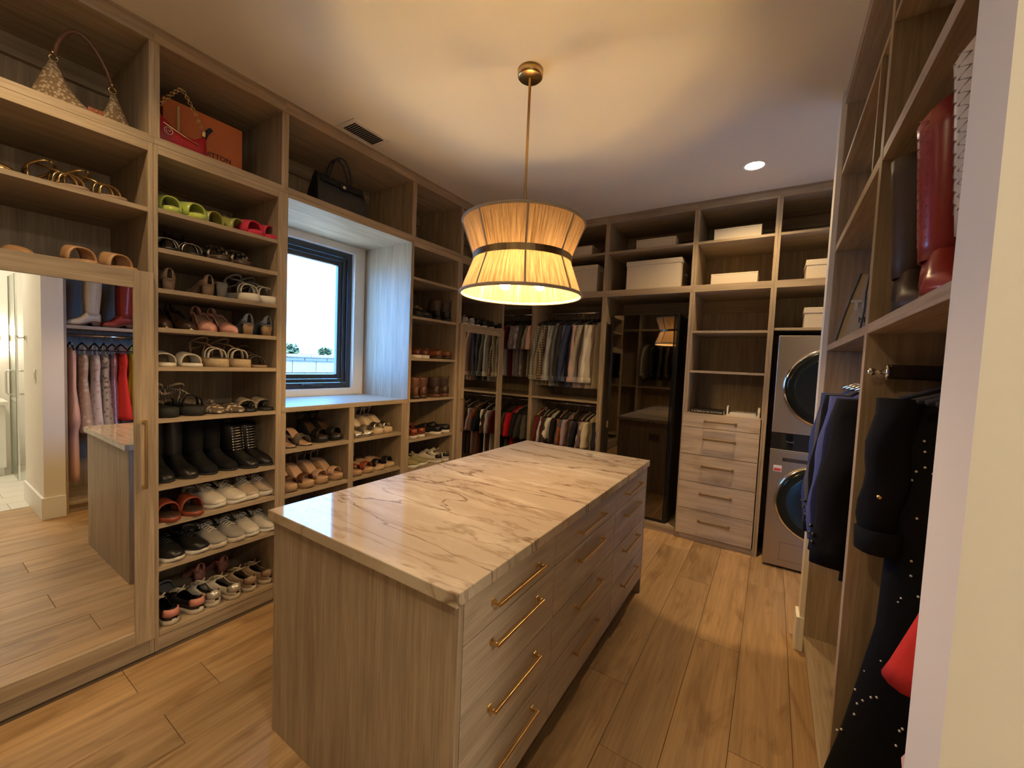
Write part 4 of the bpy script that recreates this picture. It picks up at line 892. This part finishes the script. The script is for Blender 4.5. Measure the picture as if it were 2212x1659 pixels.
for v in range(3):
    ph = v*1.9
    reg(f'shirt{v}', [('body', body_mesh([(-.085, .05, .030), (-.115, .12, .034), (-.16, .190, .028), (-.30, .185, .026), (-.82, .20, .030)], 5+v, .010, ph=ph), 0),
        ('sleeve', sleeve_mesh(-1, .56, .058, .046, .022, out=.085, ph=ph), 0), ('sleeve', sleeve_mesh(1, .56, ph=ph+1), 0), ('collar', collar(), 0),
        ('cuff', MB().lathe([(.040, -.70), (.043, -.70), (.045, -.755), (.040, -.757)], (.022*math.sin(2.6+ph), -.274, -.005), 12), 0)])
    reg(f'tee{v}', [('body', body_mesh([(-.085, .05, .028), (-.115, .12, .032), (-.16, .19, .028), (-.30, .19, .026), (-.74, .20, .030)], 4+v, .010, ph=ph), 0),
        ('sleeve', sleeve_mesh(-1, .24, .075, .085, .012, ph=ph, out=.055), 0), ('sleeve', sleeve_mesh(1, .24, .075, .085, .012, ph=ph, out=.055), 0), ('collar', collar(), 0)])
    reg(f'coat{v}', [('body', body_mesh([(-.085, .06, .04), (-.125, .15, .05), (-.18, .225, .052), (-.35, .22, .05), (-.86, .245, .058)], 3, .012, ph=ph), 0),
        ('sleeve', sleeve_mesh(-1, .62, .072, .056, .02, (-.215, -.20), ph=ph, out=.06), 0), ('sleeve', sleeve_mesh(1, .60, .060, .05, .02, (-.20, -.20), ph=ph, out=.04), 0), ('lapel', MB().torus((0, -.02, -.12), .07, .016, 16, 6), 0),
        ('button', MB().ball((.005, -.33, -.74), .008).ball((.005, -.33, -.71), .008), 0)])
    reg(f'dress{v}', [('body', body_mesh([(-.20, .11, .028), (-.28, .155, .034), (-.45, .12, .03), (-.80, .20, .05), (-1.00, .25, .065)], 5, .02, ph=ph), 0),
        ('strap', MB().tube([(0, -.08, -.09), (.0, -.10, -.21)], .004, 5), 0), ('strap', MB().tube([(0, .08, -.09), (.0, .10, -.21)], .004, 5), 0)])
reg('longdress0', [('body', body_mesh([(-.12, .12, .03), (-.20, .18, .034), (-.50, .17, .032), (-.72, .27, .05), (-.80, .30, .06), (-.86, .19, .045), (-1.36, .20, .05)], 6, .02, ph=.7), 0), ('strap', MB().tube([(0, -.09, -.08), (0, -.10, -.14)], .006, 5), 0)])
reg('sequindress0', [('body', body_mesh([(-.085, .06, .03), (-.12, .16, .04), (-.20, .225, .042), (-.40, .20, .04), (-.80, .21, .045), (-1.15, .265, .06), (-1.36, .31, .07)], 5, .014, ph=.2), 0),
    ('sleeve', sleeve_mesh(-1, .40, .052, .046, .02, (-.205, -.17), ph=.4, out=.022), 0), ('sleeve', sleeve_mesh(1, .40, .058, .05, .02, (-.205, -.17), ph=.4, out=.05), 0),
    ('cuff', MB().lathe([(.046, -.51), (.053, -.515), (.050, -.575), (.042, -.58)], (.02*math.sin(2.4), -.227, -.005), 14), 0), ('button', MB().ball((.036, -.232, -.42), .008), 0)])
_p = MB()
for k in range(150):
    u = random.random(); z = -.18-1.1*u; a = random.uniform(-1.5, 1.5)   # over the near side
    w_ = float(np.interp(z, [-1.36, -1.15, -.8, -.4, -.2], [.31, .27, .195, .19, .225])); t_ = float(np.interp(z, [-1.36, -1.15, -.8, -.4, -.2], [.07, .06, .045, .04, .042]))
    _p.ball((t_*1.12*math.cos(a), w_*1.02*math.sin(a), z), .0036, 6, 4)
GM['sequindress0'].append(('sequins', _p.mesh('sequins', True), 0)); GM['sequindress0'][-1][1].materials.append(None)
def hanger_parts():
    hk_ = MB().tube([(0, 0, -.075), (0, 0, -.045)] + [(0, .016*math.sin(a), -.026+.0-.022*math.cos(a)) for a in [0.2+k*.45 for k in range(9)]], .0022, 5)
    arm = MB().tube([(0, -.205, -.140), (0, -.12, -.105), (0, 0, -.072), (0, .12, -.105), (0, .205, -.140)], .0075, 6).tube([(0, -.2, -.142), (0, .2, -.142)], .004, 5)
    a_, b_ = hk_.mesh('hook', True), arm.mesh('arm', True)
    for m_ in (a_, b_): m_.materials.append(None)
    return a_, b_
HK, HA = hanger_parts()
HBLACK = plain('velvet_black', (.02, .018, .018), .9); HPALE = wood('hanger_wood', (.55, .42, .28), (.40, .29, .18), 'y')
def garment(kind, cols, pos, rot, label, group, cat='shirt', name='shirt', hm=None, hlabel=None, sc=1):
    t = thing(name, label, cat, pos, rot, group); t.scale = (1, 1, sc)
    for pn, me, so_ in GM[kind]:
        o_ = link(pn, me, cols.get(pn, cols['*']), t, solid=so_)
        if pn == 'sequins': o_['kind'] = 'stuff'
    h = thing('hanger', hlabel or 'slim hanger carrying the '+label.split(' hanging')[0].split(' with ')[0][:70], 'hanger', pos, rot, 'clothes hangers')
    link('hook', HK, CHROME, h); link('arm', HA, hm or HBLACK, h)
    return t
def fab(*a, **k): return fabric(*a, **k)
UP = [ # upper rail, wide bay : (desc, kind, fabric)
 ('pale grey plaid shirt', 'shirt0', fab((.42, .41, .36), 'plaid', (.20, .20, .18))), ('khaki shirt', 'shirt1', fab((.36, .33, .23))), ('brown and cream plaid shirt', 'shirt2', fab((.12, .08, .05), 'plaid', (.50, .42, .30))),
 ('light blue-grey shirt', 'shirt0', fab((.46, .47, .47))), ('silver grey shirt', 'shirt1', fab((.34, .35, .34))), ('slate grey shirt', 'shirt2', fab((.16, .17, .17))), ('charcoal shirt', 'shirt0', fab((.05, .05, .055))), ('navy blue shirt', 'shirt1', fab((.05, .065, .14))),
 ('faded blue shirt', 'shirt2', fab((.18, .21, .30))), ('blush pink shirt', 'shirt0', fab((.60, .42, .36))), ('brown gingham shirt', 'shirt1', fab((.62, .58, .50), 'check', (.25, .17, .12))), ('pale lilac shirt', 'shirt2', fab((.48, .43, .46))), ('white shirt', 'shirt0', fab((.70, .67, .60))),
 ('cream shirt', 'shirt1', fab((.66, .59, .46))), ('cream checked shirt', 'shirt2', fab((.62, .56, .44), 'check', (.44, .38, .28)))]
for i, (d, k, m_) in enumerate(UP):
    x = .325 + (1.005-.325)*i/(len(UP)-1)
    garment(k, {'*': m_}, (x, 4.43, 2.13), R(random.uniform(-24, -9)), d+' hanging on the upper rail of the wide bay', 'long-sleeved shirts on the upper rail')
UL = [('beige tee', fab((.52, .45, .34))), ('off-white tee', fab((.60, .57, .50))), ('burgundy tee', fab((.14, .025, .03))), ('mauve grey tee', fab((.30, .27, .29))), ('grey marled tee', fab((.33, .31, .29), 'dots', (.22, .20, .20))), ('lavender paisley shirt', fab((.34, .29, .40), 'floral', (.55, .52, .62))), ('dark olive tee', fab((.09, .085, .06))), ('stone striped tee', fab((.42, .38, .31), 'stripe', (.25, .22, .19))), ('peach pink tee', fab((.58, .38, .30)))]
for i, (d, m_) in enumerate(UL):
    garment(f'tee{i%3}', {'*': m_}, (-.22+.415*i/(len(UL)-1), 4.43, 2.13), R(random.uniform(-10, 2)), d+' hanging on the upper rail next to the corner mirror', 'short-sleeved shirts on the upper rail')
LO = [('dark red polo', fab((.12, .02, .02))), ('ice blue polo', fab((.45, .52, .55))), ('maroon polo', fab((.09, .02, .025))), ('charcoal polo', fab((.05, .05, .055))), ('bright white polo', fab((.68, .65, .58))), ('black polo', fab((.015, .015, .017))), ('rust orange polo', fab((.28, .085, .03))), ('slate blue polo', fab((.07, .085, .12))), ('lilac polo', fab((.36, .27, .33))), ('dark brown polo', fab((.06, .038, .022))), ('midnight polo', fab((.018, .02, .03))), ('plum polo', fab((.09, .05, .08))), ('dusty purple polo', fab((.16, .11, .15))), ('stone polo', fab((.42, .37, .28))), ('pale cream polo', fab((.60, .53, .38))), ('dark navy polo', fab((.02, .022, .035)))]
for i, (d, m_) in enumerate(LO):
    garment(f'tee{i%3}', {'*': m_}, (.315+(1.0-.315)*i/(len(LO)-1), 4.43, 1.105), R(random.uniform(-10, 6)), d+' hanging on the lower rail of the wide bay', 'polos on the lower rail', hm=HPALE if i % 3 == 0 else HBLACK)
LL = [('black tee', fab((.012, .012, .014))), ('dark brown tee', fab((.07, .05, .035))), ('bright red tee', fab((.50, .015, .03))), ('black knit tee', fab((.016, .016, .018))), ('washed black tee', fab((.04, .038, .038))), ('dark grey tee', fab((.07, .066, .062)))]
for i, (d, m_) in enumerate(LL):
    garment(f'tee{i%3}', {'*': m_}, (-.20+.40*i/(len(LL)-1), 4.43, 1.105), R(random.uniform(-10, 2)), d+' hanging on the lower rail next to the corner mirror', 'tees on the lower rail', hm=HPALE if i == 3 else HBLACK)
for i, (d, m_) in enumerate([('grey knit jacket', fab((.30, .28, .25))), ('dark wool jacket', fab((.03, .028, .026))), ('charcoal jacket', fab((.05, .05, .05))), ('brown jacket', fab((.08, .055, .04))), ('stone jacket', fab((.25, .22, .18))), ('black jacket', fab((.014, .014, .014)))]):
    garment(f'shirt{i%3}', {'*': m_}, (.26+.15*i, -.70, 2.14), R(180+random.uniform(-6, 6)), d+' hanging in the cabinet reflected in the smoked mirror', 'jackets in the reflected cabinet', 'jacket', 'jacket')
# ---- coats and dresses on the right wall
NAVY = fab((.045, .065, .19)); NAVY2 = fab((.080, .10, .27)); GREYC = fab((.10, .10, .11)); BLKF = fab((.006, .007, .010))
for d, k, m_, y in [('dark navy wool coat', 'coat0', NAVY, 2.80), ('grey lined dark coat', 'coat1', GREYC, 2.68), ('black tailored coat', 'coat2', BLKF, 2.56), ('navy blue blazer', 'coat0', NAVY2, 2.43), ('midnight blue blazer', 'coat1', fab((.015, .019, .05)), 2.29), ('plain black blazer', 'coat2', fab((.010, .010, .013)), 2.15)]:
    garment(k, {'*': m_, 'button': DARKSTEEL}, (3.045, y, 1.63), R(-90+random.uniform(-4, 4)), d+' hanging before the short wall', 'coats on the right rail', 'coat', 'coat', CHROME)
PEARL = plain('pearl_bead', (.75, .73, .7), .25); 
garment('sequindress0', {'*': BLKF, 'sequins': PEARL, 'button': GOLD}, (3.052, 1.735, 1.63), R(-93), 'long black gown sprinkled with silver beads', 'gowns on the right rail', 'dress', 'dress')
garment('dress0', {'*': fab((.012, .012, .02), 'sequin', (.10, .10, .12))}, (3.07, 1.66, 1.63), R(-90), 'short black sequinned dress beside the beaded gown', 'gowns on the right rail', 'dress', 'dress').scale = (1, .55, .8)
DR = [('neon yellow slip dress', 'dress1', fab((.62, .72, .03)), 1.59), ('coral red flared dress', 'dress2', fab((.66, .045, .035)), 1.50), ('mauve sequinned dress', 'dress0', fab((.30, .15, .17), 'sequin', (.55, .40, .40)), 1.435), ('silver brocade dress', 'dress1', fab((.42, .36, .30), 'floral', (.16, .13, .11)), 1.375), ('white lace dress with a flowered hem', 'dress2', fab((.62, .55, .54), 'floral', (.50, .38, .36)), 1.31), ('beige embroidered dress', 'dress0', fab((.48, .36, .27), 'floral', (.60, .50, .40)), 1.225), ('long blush pink gown', 'longdress0', fab((.66, .42, .36)), 1.145)]
for d, k, m_, y in DR:
    g_ = garment(k, {'*': m_}, (3.07, y, 1.63), R(-90+random.uniform(-3, 3)), d+' hanging on the right rail', 'gowns on the right rail', 'dress', 'dress')
    g_.scale = {'n': (1, .62, .8), 'c': (1, 1.05, .82), 'm': (1, .6, .9), 's': (1, .75, .88), 'w': (1, .8, .95), 'b': (1, .85, .92), 'l': (1, 1.06, 1)}[d[0]]

# ================================================================== BAGS, BOXES, SMALL THINGS
def lid_box(x0, x1, y0, y1, z0, z1, label, lid=True, group='linen storage boxes', m_=None):
    t = thing('storage_box', label, 'box', ((x0+x1)/2, (y0+y1)/2, z0), 0, group); m_ = m_ or LINEN; z0 += .0006
    if lid:
        lh = min(.045, (z1-z0)*.3)
        bx('body', (x0+.006, x1-.006, y0+.006, y1-.006, z0, z1-.004), m_, t, .003); bx('lid', (x0, x1, y0, y1, z1-lh, z1), m_, t, .003)
    else: bx('body', (x0, x1, y0, y1, z0, z1-.012), m_, t, .003); bx('lid', (x0-.001, x1+.001, y0-.001, y1+.001, z1-.0118, z1), m_, t, .002)
    return t
lid_box(1.33, 1.70, 4.23, 4.55, 2.697, 2.80, 'low linen box on the top shelf above the garment steamer', False)
b2 = lid_box(1.262, 1.775, 4.175, 4.55, 2.312, 2.583, 'big lidded linen box right above the garment steamer')
mb = MB().tube([(1.779, 4.33, 2.445), (1.795, 4.33, 2.45), (1.795, 4.40, 2.45), (1.779, 4.40, 2.445)], .006, 6); mb.build('side_handle', LINEN, b2)
lid_box(2.03, 2.387, 4.175, 4.5, 2.697, 2.79, 'low linen box on the top shelf above the drawers', False)
lid_box(2.027, 2.383, 4.175, 4.5, 2.312, 2.402, 'low linen box on the lower overhead shelf above the drawers', False)
lid_box(2.708, 3.06, 4.175, 4.5, 2.312, 2.462, 'lidded linen box on the overhead shelf above the laundry tower')
lid_box(2.720, 3.07, 4.175, 4.5, 1.925, 2.086, 'lidded linen box standing directly on the laundry bay shelf')
lid_box(.55, .885, 4.19, 4.5, 2.697, 2.797, 'low linen box on the top shelf behind the pendant', False)
b8 = lid_box(.56, .965, 4.175, 4.55, 2.312, 2.591, 'big lidded linen box behind the pendant lamp')
MB().tube([(.969, 4.33, 2.445), (.985, 4.33, 2.45), (.985, 4.40, 2.45), (.969, 4.40, 2.445)], .006, 6).build('side_handle', LINEN, b8)
ob = thing('gift_box', 'orange gift box with dark lettering behind the red chain bag', 'box', (-.24, 1.19, 2.548))
ORG = plain('orange_card', (.50, .135, .04), .6, noise=.06, scale=12)
bx('body', (-.335, -.20, 1.0, 1.372, 2.549, 2.845), ORG, ob, .003); bx('front_flap', (-.1995, -.195, 1.0, 1.372, 2.549, 2.845), ORG, ob, .001)
NAVYC = plain('navy_card', (.02, .022, .05), .7)
MB().tube([(-.192, 1.175, 2.70), (-.190, 1.192, 2.748), (-.192, 1.212, 2.775)], .010, 8).build('ribbon', NAVYC, ob, smooth=True)
lettering('VUITTON', .036, NAVYC, ob, (-.1945, 1.235, 2.640), '+x', bold=.0003)
# hobo bag
hb = thing('hobo_bag', 'beige patterned hobo bag with a brown leather strap', 'bag', (-.14, .70, 2.549)); y0 = .70; z0 = 2.5495; xb = -.14
MONO = fabric((.22, .15, .09), 'dots', (.46, .37, .27), sc=1.7); STRP = L_((.16, .075, .045), .4)
ysb = [-.165, -.15, -.125, -.10, -.085, -.07, -.05, -.02, .01, .04, .06, .075, .09, .105, .125, .15, .165]
zt_ = [.02, .06, .14, .205, .21, .18, .13, .085, .06, .052, .062, .10, .165, .175, .13, .07, .02]
rings = []
for yy, zz in zip(ysb, zt_):
    th_ = .055*math.sqrt(max(.03, 1-(yy/.17)**2)); rings.append([(xb+th_*math.cos(a)*(.25+.75*(1-((math.sin(a)+1)/2))**.6), y0+yy, z0+zz*(math.sin(a)+1)/2) for a in [2*math.pi*k/14-math.pi/2 for k in range(14)]])
MB().loft(rings).build('body', MONO, hb, smooth=True)
pts = [(xb, y0-.088, z0+.225)] + [(xb-.01*math.sin(u*3.14), y0-.088+.185*u-.01*math.sin(u*3.14), z0+.225+(.195-.225)*u+.165*math.sin(math.pi*u)**.7) for u in [k/14 for k in range(1, 14)]] + [(xb, y0+.097, z0+.195)]
MB().tube(pts, .0085, 8).build('strap', STRP, hb, smooth=True)
for yy, zz in ((-.088, .215), (.097, .185)): MB().torus((xb, y0+yy, z0+zz), .013, .003, 16, 6, 'x').ball((xb+.01, y0+yy-.004, z0+zz+.02), .007).build('ring', GOLD, hb, smooth=True)
lp = MB().box(xb+.046, xb+.055, y0+.005, y0+.055, z0+.028, z0+.052).build('leather_patch', L_((.30, .09, .05), .4), hb, bevel=.003)
MB().ball((xb+.056, y0+.03, z0+.040), .005).build('stud', GOLD, lp, smooth=True)
MB().torus((xb+.046, y0+.115, z0+.022), .014, .0028, 16, 6, 'x').build('buckle', GOLD, hb, smooth=True)
MB().ball((xb, y0+.15, z0+.012), .018, 10, 6, (.8, 1, .7)).build('corner_patch', STRP, hb, smooth=True)
# red chain bag
rb = thing('shoulder_bag', 'small red leather bag with a gold chain strap', 'bag', (-.12, 1.04, 2.549)); RED = plain('red_leather', (.42, .012, .03), .4, bump=.35, scale=260)
xb, y0 = -.115, 1.04; ysb = [-.11, -.105, -.09, -.06, -.02, .03, .07, .095, .115, .12]; zt_ = [.10, .16, .175, .15, .115, .10, .105, .125, .14, .08]
rings = []
for yy, zz in zip(ysb, zt_):
    th_ = .04*math.sqrt(max(.05, 1-(yy/.125)**2)); rings.append([(xb+th_*math.cos(a), y0+yy, z0+zz*(math.sin(a)+1)/2) for a in [2*math.pi*k/12-math.pi/2 for k in range(12)]])
MB().loft(rings).build('body', RED, rb, smooth=True)
mb = MB(); P0, PT, P1 = Vector((xb, y0-.10, z0+.165)), Vector((xb-.02, y0+.02, z0+.345)), Vector((xb, y0+.108, z0+.155))
for A, B in ((P0, PT), (PT, P1)):
    n_ = 15
    for k in range(n_):
        c = A.lerp(B, (k+.5)/n_); c.z += .012*math.sin(math.pi*(k+.5)/n_)
        mb.torus(tuple(c), .0085, .0022, 10, 5, 'x' if k % 2 else 'y')
mb.build('chain', GOLD, rb, smooth=True)
MB().box(xb-.006, xb+.006, y0+.10, y0+.116, z0+.135, z0+.165).box(xb-.006, xb+.006, y0-.108, y0-.092, z0+.150, z0+.18).build('clasp', GOLD, rb, bevel=.002)
MB().tube([(xb+.040, y0-.075, z0+.112), (xb+.043, y0+.02, z0+.078), (xb+.036, y0+.075, z0+.070)], .0026, 6).build('zip', GOLD, rb)
em = MB().torus((xb+.044, y0-.055, z0+.078), .017, .0018, 24, 5, 'x').build('emblem', plain('emblem_white', (.75, .65, .6), .5), rb)
lettering('LV', .020, plain('emblem_letters', (.75, .65, .6), .5), rb, (xb+.0445, y0-.055, z0+.078), '+x', name='emblem_letters')
MB().tube([(xb-.02, y0+.005, z0+.04), (xb-.02, y0+.005, z0+.24), (xb-.02, y0+.004, z0+.245)], .006, 6).build('cord', plain('tan_cord', (.5, .34, .18), .6), rb)
# black tote
bt = thing('tote_bag', 'structured black leather tote with rolled handles', 'bag', (-.17, 1.97, 2.549)); xb = -.16; y0 = 1.985
BL = plain('black_leather', (.012, .014, .02), .42, bump=.2, scale=300)
MB().loft([[(xb-.085, y0-.205, z0), (xb+.085, y0-.205, z0), (xb+.085, y0+.205, z0), (xb-.085, y0+.205, z0)], [(xb-.06, y0-.195, z0+.12), (xb+.062, y0-.195, z0+.12), (xb+.062, y0+.195, z0+.12), (xb-.06, y0+.195, z0+.12)], [(xb-.02, y0-.182, z0+.235), (xb+.028, y0-.182, z0+.235), (xb+.028, y0+.182, z0+.235), (xb-.02, y0+.182, z0+.235)]]).build('body', BL, bt, bevel=.008)
MB().loft([[(xb+.024, y0-.187, z0+.2355), (xb-.01, y0-.187, z0+.243), (xb-.01, y0+.187, z0+.243), (xb+.024, y0+.187, z0+.2355)], [(xb+.054, y0-.16, z0+.175), (xb+.060, y0-.16, z0+.175), (xb+.060, y0+.16, z0+.175), (xb+.054, y0+.16, z0+.175)]]).build('flap', BL, bt, bevel=.002)
for dx in (.03, -.018):
    pts = [(xb+dx, y0+.085*math.cos(a)*-1, z0+.215+.175*math.sin(a)) for a in [math.pi*k/16 for k in range(17)]]
    MB().tube(pts, .0065, 8).build('handle', BL, bt, smooth=True)
cl = MB().box(xb+.058, xb+.066, y0-.022, y0+.022, z0+.165, z0+.20).build('clasp_plate', BL, bt, bevel=.003)
MB().lathe([(.001, .072), (.012, .072), (.012, .066)], (xb, y0, z0+.182), 16, 'x').build('turn_lock', SILVER, cl, smooth=True)
# canvas tote on the right
ct = thing('canvas_tote', 'grey canvas tote with white lettering on the right wall shelf', 'bag', (2.98, 2.78, rz)); CAN = fabric((.70, .65, .53))
yy = 2.70; zz = rz+.001
MB().loft([[(2.786, yy, zz), (3.17, yy, zz), (3.17, yy+.13, zz), (2.80, yy+.13, zz)], [(2.812, yy+.012, zz+.12), (3.15, yy+.006, zz+.12), (3.15, yy+.115, zz+.12), (2.82, yy+.115, zz+.12)], [(2.842, yy+.03, zz+.24), (3.13, yy+.03, zz+.24), (3.13, yy+.085, zz+.24), (2.846, yy+.085, zz+.24)], [(2.868, yy+.045, zz+.33), (3.10, yy+.045, zz+.33), (3.10, yy+.065, zz+.33), (2.87, yy+.065, zz+.33)]]).build('body', CAN, ct, bevel=.006)
lettering('TOTE', .066, plain('white_print', (.85, .84, .8), .7), ct, (2.918, yy+.010, zz+.175), '-y', bold=.0022).rotation_euler[0] = R(82)
lettering('MARC', .036, plain('dark_print', (.06, .06, .06), .7), ct, (2.915, yy+.004, zz+.105), '-y').rotation_euler[0] = R(84)
MB().tube([(2.90, yy+.04, zz+.33), (2.888, yy+.018, zz+.24), (2.885, yy+.004, zz+.15), (2.872, yy-.006, zz+.03)], .004, 6).build('handle', L_((.07, .07, .065)), ct)
MB().tube([(2.866, yy+.045, zz+.332), (2.840, yy+.03, zz+.24), (2.810, yy+.012, zz+.12), (2.786, yy, zz+.006)], .006, 6).build('piping', L_((.16, .15, .13)), ct)
# book and tray on the drawer tower
bk = thing('hardcover_book', 'black hardcover book about watches lying on the drawer tower', 'book', (2.07, 4.27, 1.165), 0)
bx('cover', (1.93, 2.20, 4.172, 4.36, 1.1655, 1.200), BLACKP, bk, .002); bx('pages', (1.935, 2.2025, 4.18, 4.3605, 1.168, 1.1975), plain('paper', (.7, .66, .58), .8), bk)
lettering('A MAN & HIS WATCH', .022, plain('spine_print', (.7, .65, .55), .6), bk, (2.07, 4.1715, 1.1825), '-y')
MB().add([(2.176, 4.1715, 1.1825), (2.188, 4.1715, 1.177), (2.188, 4.1715, 1.188)], [(0, 1, 2)]).add([(1.952, 4.1715, 1.1825), (1.942, 4.1715, 1.177), (1.942, 4.1715, 1.188)], [(0, 1, 2)]).build('spine_mark', mats['spine_print'], bk)
wy = thing('valet_tray', 'white valet tray with arched ends beside the black book', 'tray', (2.33, 4.27, 1.165))
TR = plain('tray_white', (.66, .62, .54), .5)
bx('base', (2.235, 2.455, 4.19, 4.34, 1.1655, 1.178), TR, wy); bx('front_rail', (2.247, 2.443, 4.190, 4.198, 1.178, 1.20), TR, wy); bx('back_rail', (2.247, 2.443, 4.332, 4.34, 1.178, 1.20), TR, wy)
for a, b in ((2.222, 2.2345), (2.4555, 2.472)):
    pr = [(a, 4.19, 1.1655), (a, 4.34, 1.1655)] + [(a, 4.265+.075*math.cos(q), 1.205+.045*math.sin(q)) for q in [math.pi*k/12 for k in range(13)]]
    MB().loft([pr, [(b, y, z) for _, y, z in pr]]).build('arched_end', TR, wy)
bx('cushion', (2.25, 2.44, 4.20, 4.33, 1.178, 1.190), BLACKP, wy, .003)
